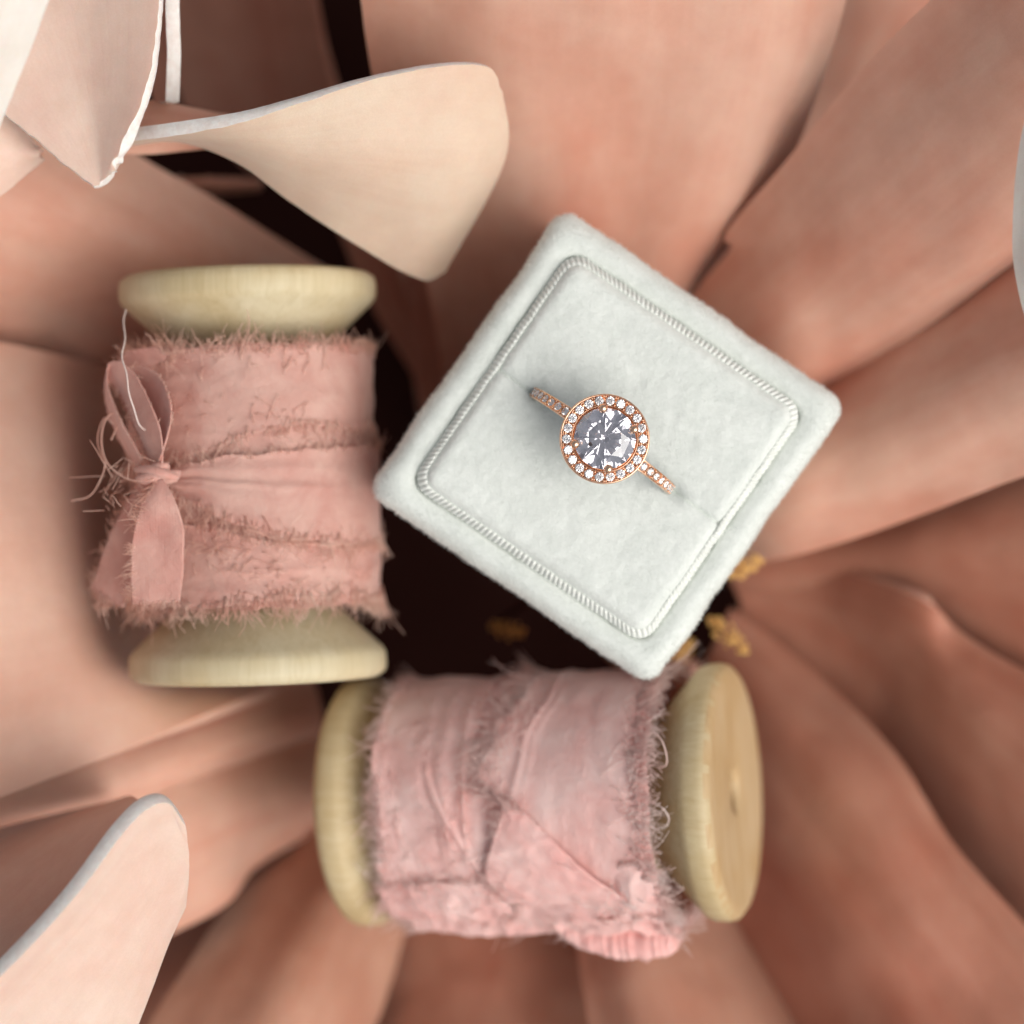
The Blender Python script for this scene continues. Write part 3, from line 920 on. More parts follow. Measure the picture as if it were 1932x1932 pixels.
for r_, z in [(0.425, -0.06), (0.40, -0.12), (0.30, -0.26), (0.18, -0.38), (0.06, -0.45), (0.02, -0.46), (0.02, -0.50), (0.2, -0.44), (0.33, -0.3), (0.44, -0.14)]:
    rings.append([RM @ Vector((r_ * math.cos(2 * math.pi * i / 64), r_ * math.sin(2 * math.pi * i / 64), z)) for i in range(64)])
vs, fs = loft(rings)
mesh('stone_cup', vs, fs, M['gold'], RG)
# four claws
for ang in (94 + 35.2, 18 + 35.2, 276 + 35.2, 190 + 35.2):
    a = R(ang)
    g = Geo()
    d = Vector((math.cos(a), math.sin(a), 0))
    pts = [RM @ (d * .34 + Vector((0, 0, -.4))), RM @ (d * .42 + Vector((0, 0, -.12))), RM @ (d * .435 + Vector((0, 0, .05))), RM @ (d * .405 + Vector((0, 0, .10)))]
    g.add(tube_geo(pts, 0.036, 10))
    g.ball(RM @ (d * .405 + Vector((0, 0, .115))), 0.064, 14, 9)
    g.build('claw', M['gold'], RG)
# bridge from the hoop to the head
for s in (-1, 1):
    g = Geo()
    g.add(tube_geo([RM @ Vector((s * .55, 0, -.02 - .12)), RM @ Vector((s * .4, 0, -.28)), RM @ Vector((s * .18, 0, -.42))], 0.055, 10))
    g.build('gallery', M['gold'], RG)
# small stones down both shoulders
g = Geo()
for s in (-1, 1):
    for k in range(7):
        th = R(57 - k * 7.2)
        rr = HOOP + 0.058
        c = Vector((s * math.cos(th) * rr, 0, RCZ - 0.12 + math.sin(th) * rr))
        tilt = (R(90) - th) * s
        Ms = RM @ Matrix.Translation(c) @ Matrix.Rotation(tilt, 4, 'Y')
        stone('shoulder_stone', Ms @ Matrix.Rotation(U(0, 1.5), 4, 'Z') @ Matrix.Scale(0.054, 4))
        th2 = th - R(3.6)
        for sy in (-1, 1):
            g.ball(RM @ Vector((s * math.cos(th2) * (rr + .002), sy * 0.052, RCZ - 0.12 + math.sin(th2) * (rr + .002))), 0.015, 8, 6)
g.build('shoulder_beads', M['gold'], RG)['kind'] = 'stuff'

# ------------------------------------------------------------------ spools
def turned(profile, frame, n=96):
    """profile: (v, r) along the axis; frame: (origin, axis, up, side)"""
    o_, a_, u_, s_ = frame
    rings = []
    for v_, r_ in profile:
        rings.append([o_ + a_ * v_ + (u_ * math.cos(2 * math.pi * i / n) + s_ * math.sin(2 * math.pi * i / n)) * r_ for i in range(n)])
    return loft(rings)

def frame_of(p0, p1):
    a_ = (p1 - p0).normalized()
    up = Vector((0, 0, 1))
    u_ = (up - a_ * up.dot(a_)).normalized()
    s_ = u_.cross(a_) if False else a_.cross(u_)
    return ((p0 + p1) / 2, a_, u_, s_, (p1 - p0).length)

def make_spool(p0, p1, Rf, mat, label, hole=0.28, end=None):
    o_, a_, u_, s_, L = frame_of(p0, p1)
    h = L / 2
    e = empty('wooden_spool', o_ - Vector((0, 0, Rf)), label, 'spool', 'two wooden ribbon spools')
    for sg in (-1, 1):
        pr = [(h - .9, hole), (h - .14, hole), (h - .07, hole + .03), (h - .05, hole + .12), (h - .04, Rf * .5), (h - .02, Rf * .86), (h - .03, Rf * .94), (h - .10, Rf * .99), (h - .20, Rf), (h - .36, Rf * .995), (h - .44, Rf * .975),
              (h - .52, Rf * .93), (h - .75, Rf * .80), (h - 1.0, Rf * .665), (h - 1.1, Rf * .60), (h - 1.12, hole)]
        pr = [(sg * v_, r_) for v_, r_ in pr]
        if sg > 0: pr = pr[::-1]
        vs, fs = turned(pr, (o_, a_, u_, s_))
        fl = mesh('flange', vs, fs, mat, e)
        if end:
            me = fl.data
            me.materials.append(end)
            for p in me.polygons:
                if abs((p.center - o_).dot(a_)) > h - .065 or (p.center - o_ - a_ * (p.center - o_).dot(a_)).length < hole + .04: p.material_index = 1
    vs, fs = turned([(-h + 1.0, hole + .02), (-h + 1.0, Rf * .6), (h - 1.0, Rf * .6), (h - 1.0, hole + .02)], (o_, a_, u_, s_), 48)
    mesh('spindle', vs, fs, mat, e)
    return (o_, a_, u_, s_, L)

FA = make_spool(at(488, 1283, -2.2), at(467, 517, -2.2), 1.865, M['woodA'], 'pale wooden spool left of the ring box, wound with the bow-tied dusty rose ribbon')
FB = make_spool(at(668, 1513, -3.7), at(1394, 1493, -1.95), 1.86, M['woodB'], 'pale wooden spool below the ring box with its drilled end face tilted into view', end=M['endB'])

# ------------------------------------------------------------------ frayed ribbons
def fringe(geo, pts, outs, ups, count, ln, wd=0.007, curl=0.95, back=0.45, sides=3):
    """loose threads along an edge, in uneven tufts; outs point away from the cloth, ups off the surface"""
    n = len(pts)
    ph = U(0, 50)
    for _ in range(int(count * .48)):
        x = rnd.random() * (n - 1)
        i = int(x); f = x - i
        p = pts[i].lerp(pts[min(i + 1, n - 1)], f)
        tuft = 0.5 + 0.9 * noise.noise(p * 2.3 + Vector((ph, 0, 0))) + 0.5 * noise.noise(p * 7 + Vector((0, ph, 0)))
        if rnd.random() > 0.45 + tuft: continue
        o_ = outs[i].lerp(outs[min(i + 1, n - 1)], f)
        u_ = ups[i]
        tng = (pts[min(i + 1, n - 1)] - pts[max(i - 1, 0)])
        tng = tng.normalized() if tng.length > 1e-9 else Vector((1, 0, 0))
        l = ln * min(1.5, max(0.35, 0.45 + tuft * .9)) * (U(0.4, 1.1) if rnd.random() < .9 else U(1.1, 1.9))
        lean = 0.9 * noise.noise(p * 3.1 + Vector((0, 0, ph)))
        d = (o_ + tng * (lean + rnd.gauss(0, .28)) + u_ * U(-.05, .2)).normalized()
        bend = (tng * rnd.gauss(lean, .8) + u_ * rnd.gauss(-0.1, .5)).normalized() * curl
        w2 = (tng * rnd.gauss(0, 1) + u_ * rnd.gauss(0, .5)) * .09
        st = p - o_ * l * back + u_ * 0.008
        P = []
        for k in range(6):
            tt = k / 5
            P.append(st + d * l * (1 + back) * tt + bend * l * tt * tt * .6 + w2 * l * math.sin(tt * 7))
        geo.add(tube_geo(P, wd * U(.6, 1.5), sides, lambda q: 1.0 - .5 * q))

def wrap_band(frame, th0, th1, flo, fhi, r, amp=0.03, nt=150, nv=60, seed=0, edge_noise=0.03, ridge=None):
    """cloth lying round a spool between the edge curves flo(th), fhi(th) measured along the axis (angles in degrees from the top)"""
    o_, a_, u_, s_, L = frame
    vs, fs = [], []
    G = [[None] * nv for _ in range(nt)]
    lo_edge, hi_edge = [], []
    full = abs(th1 - th0) >= 359
    for i in range(nt):
        th = th0 + (th1 - th0) * i / (nt - 1)
        tr = R(th)
        rad = u_ * math.cos(tr) + s_ * math.sin(tr)
        lo = flo(th) + edge_noise * fbm((th * .05, seed, 1), 1.5) * 1.5 + edge_noise * .6 * noise.noise(Vector((th * .6, seed, 5)))
        hi = fhi(th) + edge_noise * fbm((th * .05, seed, 4), 1.5) * 1.5 + edge_noise * .6 * noise.noise(Vector((th * .6, seed, 8)))
        for j in range(nv):
            f = j / (nv - 1)
            v_ = lo + (hi - lo) * f
            rr = r(th, v_) if callable(r) else r
            cp = Vector((math.cos(tr) * 1.6, math.sin(tr) * 1.6, v_))
            rr += amp * 1.4 * fbm(cp + Vector((seed * 5, 0, 0)), 0.8)
            # long soft creases running round the spool
            w_ = noise.noise(Vector((v_ * 3.6 + 0.5 * noise.noise(cp), th * 0.006, seed * 2.3)))
            rr += amp * 0.8 * (1 - abs(w_) * 2.2) * max(0, 0.45 + 1.2 * noise.noise(cp * .9 + Vector((0, seed, 9))))
            if ridge: rr += ridge(th, v_)
            ed = min(f, 1 - f) * (hi - lo)
            rr += 0.02 * math.exp(-ed / .06) * (1 + noise.noise(Vector((th * .35, v_ * 4, seed))))
            vs.append(o_ + a_ * v_ + rad * rr)
            G[i][j] = (vs[-1], rad)
    for i in range(nt - 1):
        for j in range(nv - 1):
            a = i * nv + j
            fs.append((a, a + nv, a + nv + 1, a + 1))
    lo_e = ([G[i][0][0] for i in range(nt)], [-a_] * nt, [G[i][0][1] for i in range(nt)])
    hi_e = ([G[i][-1][0] for i in range(nt)], [a_.copy()] * nt, [G[i][-1][1] for i in range(nt)])
    st_e = ([G[0][j][0] for j in range(nv)], [(G[0][j][0] - G[1][j][0]).normalized() for j in range(nv)], [G[0][j][1] for j in range(nv)])
    en_e = ([G[-1][j][0] for j in range(nv)], [(G[-1][j][0] - G[-2][j][0]).normalized() for j in range(nv)], [G[-1][j][1] for j in range(nv)])
    return vs, fs, (lo_e, hi_e, st_e, en_e)

def cloth_patch(cols, nu=24, nv=50, seed=0, amp=0.02, fr=3.0, edge=0.01):
    L = [[at(*p) for p in c] for c in cols]
    if len(L) == 2: L = [L[0], [(a + b_) / 2 for a, b_ in zip(*L)], L[1]]
    P = [[None] * nv for _ in range(nu)]
    for j in range(nv):
        row = [crom(c, j / (nv - 1)) for c in L]
        for i in range(nu):
            p = crom(row, i / (nu - 1))
            q = noise.noise_vector(p * fr + Vector((seed, seed, 0)))
            p = p + Vector((q.x * .4, q.y * .4, q.z)) * amp
            if i in (0, nu - 1): p = p + Vector(noise.noise_vector(p * 9)) * edge
            P[i][j] = p
    vs = [P[i][j] for i in range(nu) for j in range(nv)]
    fs = [(i * nv + j, (i + 1) * nv + j, (i + 1) * nv + j + 1, i * nv + j + 1) for i in range(nu - 1) for j in range(nv - 1)]
    up = [Vector((0, 0, 1))] * max(nu, nv)
    e = {}
    nrm = lambda v_: v_.normalized() if v_.length > 1e-9 else Vector((1, 0, 0))
    e['l'] = ([P[0][j] for j in range(nv)], [nrm(P[0][j] - P[2][j]) for j in range(nv)], up[:nv])
    e['r'] = ([P[-1][j] for j in range(nv)], [nrm(P[-1][j] - P[-3][j]) for j in range(nv)], up[:nv])
    e['t'] = ([P[i][-1] for i in range(nu)], [nrm(P[i][-1] - P[i][-3]) for i in range(nu)], up[:nu])
    e['b'] = ([P[i][0] for i in range(nu)], [nrm(P[i][0] - P[i][2]) for i in range(nu)], up[:nu])
    return vs, fs, e

def put(name, vf, mat, parent, frays=None, fmat=None, th=0.012):
    o = mesh(name, vf[0], vf[1], mat, parent)
    md = o.modifiers.new('thickness', 'SOLIDIFY')
    md.thickness = th
    md.offset = 0
    if frays:
        PINV[o.name] = Matrix()
        g = Geo()
        for fr_ in frays:
            fringe(g, *fr_[0], **fr_[1])
        f = g.build('frayed_threads', fmat, o)
        f['kind'] = 'stuff'
    return o

def lerpf(pts):
    """piecewise linear function"""
    def f(x):
        if x <= pts[0][0]: return pts[0][1]
        for (x0, y0), (x1, y1) in zip(pts, pts[1:]):
            if x <= x1:
                k = (x - x0) / (x1 - x0)
                k = k * k * (3 - 2 * k)
                return y0 + (y1 - y0) * k
        return pts[-1][1]
    return f

# ---- ribbon A, on the left spool.  angle 0 faces the camera; + is towards ...
oA, aA, uA, sA, LA = FA
SGN = 1 if sA.x > 0 else -1         # so that +deg means right in the picture
def vA(py): return (oA.y - at(478, py, -0.4).y) * -1
RA = empty('frayed_ribbon', oA - Vector((0, 0, 1.8)), 'dusty rose frayed chiffon ribbon tied in a bow around the spool left of the box', 'ribbon', 'frayed ribbons wound on the spools')
def fl(f): return (lambda th: f(SGN * th))
b0 = wrap_band(FA, -180, 180, lambda th: vA(1150), lambda th: vA(648), 1.735, 0.03, 200, 60, 1)
put('under_wrap', b0, M['clothA'], RA, [(b0[2][0], dict(count=900, ln=.17)), (b0[2][1], dict(count=700, ln=.16))], M['frayA'])
top_lo = lerpf([(-60, vA(880)), (-40, vA(872)), (-15, vA(850)), (5, vA(818)), (30, vA(800)), (60, vA(810)), (180, vA(850))])
b1 = wrap_band(FA, -180, 180, fl(top_lo), lambda th: vA(652), 1.765, 0.024, 220, 50, 2)
put('upper_wrap', b1, M['clothA'], RA, [(b1[2][0], dict(count=1000, ln=.17)), (b1[2][1], dict(count=1500, ln=.19))], M['frayA'])
low_hi = lerpf([(-60, vA(960)), (-20, vA(985)), (10, vA(1020)), (60, vA(1040)), (180, vA(1000))])
b2 = wrap_band(FA, -180, 180, lambda th: vA(1140) + .05 * math.sin(th * .05), fl(low_hi), 1.775, 0.034, 220, 50, 3)
put('lower_wrap', b2, M['clothA'], RA, [(b2[2][0], dict(count=1900, ln=.24)), (b2[2][1], dict(count=900, ln=.2))], M['frayA'])
tie_hi = lerpf([(-46, vA(893)), (-38, vA(884)), (-20, vA(868)), (0, vA(858)), (30, vA(850)), (60, vA(845)), (180, vA(850))])
tie_lo = lerpf([(-46, vA(912)), (-38, vA(925)), (-22, vA(948)), (0, vA(990)), (20, vA(1018)), (45, vA(1030)), (60, vA(1035)), (180, vA(1030))])
def tie_ridge(th, v_):
    t_ = SGN * th
    k = math.exp(-max(0, t_ + 40) / 26)
    hi, lo = tie_hi(t_), tie_lo(t_)
    f = (v_ - lo) / (hi - lo + 1e-6)
    return 0.05 * k * math.sin(f * 17 + .6) + 0.035 * math.exp(-((f - .58) / .05) ** 2) * math.exp(-max(0, t_ - 10) / 30) + .06 * k
th_a, th_b = (-44, 180) if SGN > 0 else (-180, 44)
b3 = wrap_band(FA, th_a, th_b, fl(tie_lo), fl(tie_hi), 1.825, 0.014, 200, 56, 4, ridge=tie_ridge)
put('tied_wrap', b3, M['clothA'], RA, [(b3[2][0], dict(count=900, ln=.23)), (b3[2][1], dict(count=420, ln=.15))], M['frayA'])
# narrow gathered cord on the lower edge of the tie
g = Geo()
for q in range(4):
    pts = []
    for k in range(60):
        t_ = 2 + (88 - 2) * k / 59
        tr = R(SGN * t_)
        rad = uA * math.cos(tr) + sA * math.sin(tr)
        pts.append(oA + aA * (tie_lo(t_) - .02 * q + .018 * math.sin(k * .35 + q * 2)) + rad * (1.855 + .014 * math.cos(k * .4 + q * 1.7)))
    g.add(tube_geo(pts, .012, 5))
g.build('gathered_edge', M['frayA'], RA)
# bow loops
lp = cloth_patch([[(300, 868, .05), (322, 800, .1), (318, 745, .1), (296, 706, -.15), (262, 690, -.35), (236, 700, -.5)],
                  [(296, 874, -.2), (298, 820, -.35), (290, 770, -.45), (270, 730, -.6), (246, 712, -.7), (228, 716, -.75)],
                  [(288, 878, -.35), (276, 820, -.6), (268, 770, -.75), (256, 740, -.8), (240, 724, -.9), (222, 728, -.9)]], seed=3, amp=.025)
put('bow_loop', lp, M['clothA'], RA, [(lp[2]['l'], dict(count=90, ln=.1))], M['frayA'], .02)
lp = cloth_patch([[(306, 880, .0), (304, 820, .1), (284, 760, .05), (258, 712, -.15), (226, 682, -.3), (204, 690, -.5), (206, 740, -.5), (232, 800, -.35), (268, 868, -.2)],
                  [(298, 884, -.2), (286, 826, -.15), (264, 770, -.25), (240, 728, -.4), (218, 706, -.5), (200, 712, -.75), (204, 760, -.7), (230, 815, -.55), (264, 878, -.35)],
                  [(288, 888, -.35), (268, 832, -.4), (246, 780, -.5), (228, 744, -.65), (212, 724, -.75), (198, 734, -.95), (204, 775, -.95), (226, 830, -.8), (258, 885, -.5)]],
                 nv=90, seed=5, amp=.03)
put('bow_loop', lp, M['clothA'], RA, [(lp[2]['r'], dict(count=260, ln=.13)), (lp[2]['l'], dict(count=60, ln=.09))], M['frayA'], .02)
lp = cloth_patch([[(290, 880, -.3), (250, 800, -.75), (222, 730, -1.0), (230, 672, -.9), (290, 655, -.55), (318, 668, -.45)],
                  [(300, 880, -.4), (290, 800, -.7), (285, 740, -.8), (285, 700, -.75), (306, 680, -.55), (322, 690, -.5)]], seed=8, amp=.03)
put('bow_loop', lp, M['clothA'], RA, [(lp[2]['l'], dict(count=200, ln=.16)), (lp[2]['t'], dict(count=90, ln=.22)), (lp[2]['r'], dict(count=90, ln=.14))], M['frayA'], .02)
# knot: a lump of twisted cloth
g = Geo()
kc = at(292, 895, 0.02)
for q in range(7):
    ang = q * .9
    pts = []
    for k in range(14):
        t_ = k / 13
        x = (t_ - .5) * .62
        pts.append(kc + Vector((x * math.cos(.25 + .12 * q) + .02 * math.sin(q), x * .35 * math.sin(q * 1.3) + .07 * math.cos(ang + t_ * 2.2), -.14 + .12 * math.sin(ang + t_ * 2.4) - 0.9 * x * x)))
    g.add(tube_geo(pts, .075, 10, lambda q_: .45 + .75 * math.sin(math.pi * q_)))
knot = g.build('knot', M['clothA'], RA)
# tails
tl = cloth_patch([[(290, 905, 0), (268, 950, .05), (252, 1010, .0), (246, 1080, -.1), (250, 1140, -.2)],
                  [(300, 905, .05), (292, 950, .12), (286, 1010, .02), (290, 1080, -.02), (296, 1138, -.1)],
                  [(308, 905, .05), (330, 945, .14), (347, 1000, .12), (346, 1070, .05), (340, 1136, -.02)]], seed=11, amp=.03, nu=30)
put('ribbon_tail', tl, M['clothA'], RA, [(tl[2]['l'], dict(count=260, ln=.15)), (tl[2]['t'], dict(count=120, ln=.08))], M['frayA'], .02)
tl = cloth_patch([[(272, 905, -.3), (232, 960, -.7), (200, 1030, -1.0), (172, 1110, -1.15)],
                  [(285, 910, -.25), (255, 970, -.5), (228, 1050, -.75), (196, 1132, -.95)],
                  [(292, 915, -.25), (280, 980, -.35), (262, 1060, -.5), (232, 1145, -.7)]], seed=12, amp=.05, nu=30)
put('ribbon_tail', tl, M['clothA'], RA, [(tl[2]['l'], dict(count=170, ln=.15)), (tl[2]['t'], dict(count=150, ln=.18)), (tl[2]['r'], dict(count=160, ln=.15))], M['frayA'], .02)
# loose curling threads
def loose(pts, rad, mat, parent, n=60):
    P = [at(*p) for p in pts]
    g = Geo()
    g.add(tube_geo([crom(P, k / (n - 1)) for k in range(n)], rad, 6))
    return g.build('loose_thread', mat, parent)
loose([(238, 584, -.6), (233, 606, -.4), (236, 640, -.15), (230, 672, .05), (239, 706, .2), (243, 740, .25), (253, 772, .2), (262, 800, .1), (274, 812, -.1)], .010, M['thread'], RA)
loose([(290, 905, .1), (245, 905, -.1), (206, 878, -.3), (192, 840, -.4), (196, 800, -.5), (212, 780, -.6), (222, 800, -.6), (210, 830, -.5)], .011, M['frayA'], RA)
loose([(200, 870, -.3), (192, 900, -.4), (170, 935, -.5), (135, 945, -.6)], .008, M['frayA'], RA)
loose([(212, 900, -.3), (196, 870, -.4), (184, 830, -.5), (196, 790, -.55), (214, 800, -.5)], .008, M['frayA'], RA)
g = Geo()
for k in range(60):
    p = at(U(195, 300), U(860, 985), U(-.6, .1))
    d = Vector((rnd.gauss(0, 1), rnd.gauss(-.3, 1), rnd.gauss(.3, .4))).normalized() * U(.1, .32)
    q = Vector((rnd.gauss(0, 1), rnd.gauss(0, 1), 0)) * .08
    g.add(tube_geo([p, p + d * .33 + q * .4, p + d * .66 + q, p + d + q * 1.4], .006, 3))
o = g.build('loose_threads', M['frayA'], RA); o['kind'] = 'stuff'

# ---- ribbon B, on the lower spool
oB, aB, uB, sB, LB = FB
SB = 1 if sB.y > 0 else -1           # +deg means up in the picture
RB = empty('frayed_ribbon', oB - Vector((0, 0, 1.8)), 'light pink frayed chiffon ribbon crumpled around the spool below the box', 'ribbon', 'frayed ribbons wound on the spools')
def vB(px):                          # axis coordinate of a picture column on the near side
    x0 = oB + uB * 1.8
    best = None
    lo, hi = -4.0, 4.0
    for _ in range(40):
        m_ = (lo + hi) / 2
        p = x0 + aB * m_
        k = (CAM_H - p.z) / CAM_H / PX
        if p.x / k + 966 < px: lo = m_
        else: hi = m_
    return (lo + hi) / 2
def fb(f): return (lambda th: f(SB * th))
b0 = wrap_band(FB, -180, 180, lambda th: vB(712), lambda th: vB(1222), 1.765, .035, 200, 60, 11)
put('under_wrap', b0, M['clothB'], RB, [(b0[2][0], dict(count=1500, ln=.2)), (b0[2][1], dict(count=1200, ln=.2))], M['frayB'])
# left wrap; its right edge is the feathery line down the middle
le_hi = lerpf([(-180, vB(900)), (-60, vB(900)), (-30, vB(940)), (0, vB(925)), (12, vB(900)), (35, vB(925)), (60, vB(985)), (180, vB(900))])
b1 = wrap_band(FB, -180, 180, lambda th: vB(704), fb(lerpf([(-180, vB(860)), (-60, vB(870)), (0, vB(880)), (60, vB(900)), (180, vB(860))])), 1.80, .05, 240, 60, 12)
put('left_wrap', b1, M['clothB'], RB, [(b1[2][0], dict(count=1800, ln=.22)), (b1[2][1], dict(count=500, ln=.15))], M['frayB'])
def rr_ridge(th, v_):
    t_ = SB * th
    c = lerpf([(-60, vB(985)), (0, vB(965)), (30, vB(985)), (60, vB(1020))])(t_)
    return .045 * math.exp(-((v_ - c) / .05) ** 2) + .02 * math.exp(-((v_ - c - .12) / .05) ** 2)
b2 = wrap_band(FB, -180, 180, fb(lerpf([(-180, vB(900)), (-60, vB(940)), (-15, vB(960)), (0, vB(945)), (18, vB(900)), (35, vB(915)), (60, vB(965)), (180, vB(900))])), lambda th: vB(1208), 1.815, .022, 260, 60, 13, ridge=rr_ridge)
put('right_wrap', b2, M['clothB'], RB, [(b2[2][0], dict(count=4400, ln=.30, back=.4)), (b2[2][1], dict(count=2600, ln=.26, back=.5))], M['frayB'])

def onB(px, th, r_):
    """point on the lower spool at picture column px, angle th (up = +)"""
    tr = R(SB * th)
    return oB + aB * vB(px) + (uB * math.cos(tr) + sB * math.sin(tr)) * r_
def patchB(grid, nu=30, nv=50, seed=0, amp=.03, fr=3.0):
    """grid of (px, th, r) columns"""
    L = [[onB(*p) for p in c] for c in grid]
    P = [[None] * nv for _ in range(nu)]
    for j in range(nv):
        row = [crom(c, j / (nv - 1)) for c in L]
        for i in range(nu):
            p = crom(row, i / (nu - 1))
            q = noise.noise_vector(p * fr + Vector((seed, seed * 2, 0)))
            rg = 1 - 2 * abs(noise.noise(p * fr * 1.4 + Vector((seed, 0, seed))))
            outv = (p - (oB + aB * (p - oB).dot(aB))).normalized()
            P[i][j] = p + Vector(q) * amp * .5 + outv * amp * rg
    vs = [P[i][j] for i in range(nu) for j in range(nv)]
    fs = [(i * nv + j, (i + 1) * nv + j, (i + 1) * nv + j + 1, i * nv + j + 1) for i in range(nu - 1) for j in range(nv - 1)]
    out_ = lambda p: (p - (oB + aB * (p - oB).dot(aB))).normalized()
    nrm = lambda v_: v_.normalized() if v_.length > 1e-9 else Vector((1, 0, 0))
    E = {}
    for k, line, inn in (('l', [P[0][j] for j in range(nv)], [P[2][j] for j in range(nv)]), ('r', [P[-1][j] for j in range(nv)], [P[-3][j] for j in range(nv)]),
                         ('t', [P[i][-1] for i in range(nu)], [P[i][-3] for i in range(nu)]), ('b', [P[i][0] for i in range(nu)], [P[i][2] for i in range(nu)])):
        E[k] = (line, [nrm(a - b_) for a, b_ in zip(line, inn)], [out_(p) for p in line])
    return vs, fs, E
# triangular flap
fp = patchB([[(955, 3, 1.90), (925, -14, 1.92), (905, -28, 1.92), (930, -44, 1.93)],
             [(975, 2, 1.92), (990, -14, 1.95), (1010, -28, 1.96), (1030, -44, 1.95)],
             [(992, 1, 1.92), (1050, -14, 1.93), (1100, -27, 1.94), (1160, -42, 1.95)]], seed=21, amp=.025)
put('folded_flap', fp, M['clothB'], RB, [(fp[2]['l'], dict(count=300, ln=.13)), (fp[2]['b'], dict(count=160, ln=.2))], M['frayB'], .02)
# creased strips converging to the tie point
for q, (x0, x1, x2, r_) in enumerate([(800, 850, 915, 1.86)]):
    fp = patchB([[(x0 - 22, 50, r_ - .25), (x0 - 22, 25, r_ - .10), (x1 - 16, -5, r_ - .03), (x2 - 10, -40, r_)],
                 [(x0, 50, r_ - .25), (x0, 25, r_ - .03), (x1, -5, r_ + .03), (x2, -40, r_ + .04)],
                 [(x0 + 26, 50, r_ - .25), (x0 + 26, 25, r_ - .12), (x1 + 18, -5, r_ - .04), (x2 + 10, -40, r_)]], seed=30 + q, amp=.02)
    put('creased_strip', fp, M['clothB'], RB, [(fp[2]['l'], dict(count=110, ln=.1)), (fp[2]['b'], dict(count=40, ln=.14))], M['frayB'], .015)
# fuzz and stray fibres lifted off the cloth
def fuzz(frame, spots, mat, parent, name='surface_fuzz'):
    o_, a_, u_, s_, L = frame
    g = Geo()
    for th, v_, sth, sv, n_, rr, ln in spots:
        for _ in range(int(n_ * .18)):
            t_, x_ = R(rnd.gauss(th, sth)), rnd.gauss(v_, sv)
            rad = u_ * math.cos(t_) + s_ * math.sin(t_)
            tan = s_ * math.cos(t_) - u_ * math.sin(t_)
            p = o_ + a_ * x_ + rad * rr
            dr = (tan * rnd.gauss(0, 1) + a_ * rnd.gauss(-.2, .8)).normalized()
            l = ln * U(.4, 1.3)
            q = (tan * rnd.gauss(0, 1) + a_ * rnd.gauss(0, 1)) * l * .4
            g.add(tube_geo([p, p + dr * l * .3 + rad * .02 + q * .3, p + dr * l * .65 + rad * .03 + q, p + dr * l + rad * .01 + q * 1.3], .007, 3))
    o = g.build(name, mat, parent)
    o['kind'] = 'stuff'
fuzz(FA, [(SGN * 20, vA(665), 22, .12, 240, 1.79, .17), (SGN * 15, vA(790), 12, .1, 130, 1.79, .16), (SGN * -25, vA(770), 10, .25, 110, 1.79, .14), (SGN * 35, vA(820), 9, .08, 90, 1.80, .2),
          (SGN * -14, vA(1040), 11, .16, 200, 1.82, .17), (SGN * 3, vA(1060), 8, .1, 90, 1.82, .2), (SGN * 25, vA(1110), 22, .12, 240, 1.80, .17), (SGN * 40, vA(1045), 10, .06, 80, 1.86, .25)], M['frayA'], RA)
fuzz(FB, [(SB * 20, vB(930), 16, .13, 420, 1.87, .22), (SB * 42, vB(960), 9, .16, 260, 1.87, .24), (0, vB(745), 26, .12, 260, 1.80, .18), (SB * -32, vB(770), 9, .3, 330, 1.86, .2),
          (SB * -5, vB(840), 14, .2, 160, 1.88, .16), (0, vB(1195), 30, .07, 420, 1.86, .2), (SB * -50, vB(850), 12, .5, 380, 1.98, .2), (SB * -55, vB(1130), 12, .4, 320, 2.02, .2), (SB * 30, vB(800), 9, .1, 110, 1.82, .2)], M['frayB'], RB)
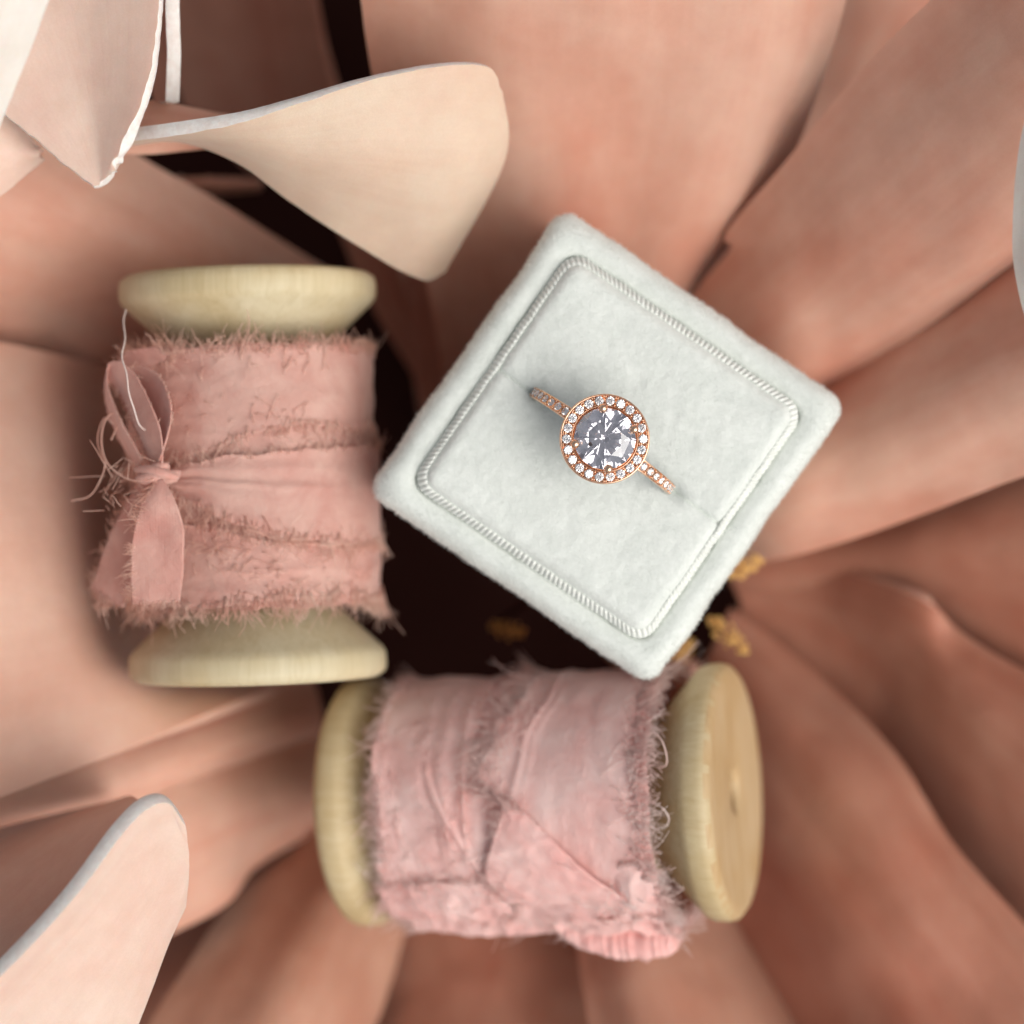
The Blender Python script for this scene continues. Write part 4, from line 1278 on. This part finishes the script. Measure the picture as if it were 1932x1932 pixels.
# crumpled gathers along the lower side
for q, (xa, xb, t0, t1, r_, am) in enumerate([(690, 940, -36, -64, 1.87, .045), (720, 1010, -52, -86, 1.90, .055), (930, 1215, -44, -66, 1.90, .04), (1000, 1212, -56, -92, 2.0, .07), (1130, 1222, -28, -60, 1.85, .03)]):
    xm = (xa + xb) / 2
    fp = patchB([[(xa, t0, r_ - .1), (xm, t0 + 3, r_ - .04), (xb, t0, r_ - .1)],
                 [(xa, (t0 + t1) / 2, r_), (xm, (t0 + t1) / 2, r_ + .12), (xb, (t0 + t1) / 2, r_ + .02)],
                 [(xa, t1, r_ - .1), (xm, t1, r_ - .02), (xb, t1, r_ - .08)]], nu=44, nv=80, seed=50 + q, amp=am, fr=2.3)
    put('crumpled_fold', fp, M['clothB'], RB, [(fp[2]['l'], dict(count=420, ln=.14)), (fp[2]['r'], dict(count=420, ln=.16)), (fp[2]['t'], dict(count=160, ln=.2)), (fp[2]['b'], dict(count=160, ln=.2))], M['frayB'], .015)
# gathered roll hanging from the lower right
g = Geo()
rp = [onB(1015, -70, 2.02), onB(1060, -72, 2.1), onB(1110, -74, 2.13), onB(1165, -75, 2.15), onB(1212, -76, 2.1), onB(1222, -80, 2.0)]
PP = [crom(rp, k / 139) for k in range(140)]
sd_ = 24
vs, fs = [], []
for i, p in enumerate(PP):
    f = i / 139
    rr = (.13 + .1 * math.sin(math.pi * min(1, f * 1.05))) * (1 + .10 * abs(math.sin(i * .33 + noise.noise(Vector((i * .05, 0, 0))) * 3)))
    for k in range(sd_):
        a = 2 * math.pi * k / sd_
        d = (uB * math.cos(a) - sB * SB * math.sin(a))
        vs.append(p + d * rr * (1 + .16 * noise.noise(Vector((i * .07, math.cos(a) * 1.5, math.sin(a) * 1.5)))))
for i in range(139):
    for k in range(sd_):
        fs.append((i * sd_ + k, i * sd_ + (k + 1) % sd_, (i + 1) * sd_ + (k + 1) % sd_, (i + 1) * sd_ + k))
fs.append(tuple(range(sd_))); fs.append(tuple(range(139 * sd_, 140 * sd_)))
mesh('gathered_roll', vs, fs, M['clothB'], RB)
def looseB(pts, rad):
    n_ = 50
    g = Geo()
    g.add(tube_geo([crom(pts, k / (n_ - 1)) for k in range(n_)], rad, 6))
    return g.build('loose_thread', M['frayB'], RB)
looseB([at(1195, 1770, -2.2), at(1205, 1790, -2.2), at(1222, 1815, -2.3)], .012)
looseB([at(1180, 1768, -2.2), at(1200, 1800, -2.2), at(1215, 1812, -2.3)], .01)
looseB([at(1225, 1370, -.6), at(1250, 1400, -.3), at(1258, 1440, -.4), at(1240, 1450, -.7)], .011)
looseB([at(1222, 1510, -.6), at(1250, 1525, -.3), at(1262, 1545, -.4), at(1256, 1560, -.5)], .011)
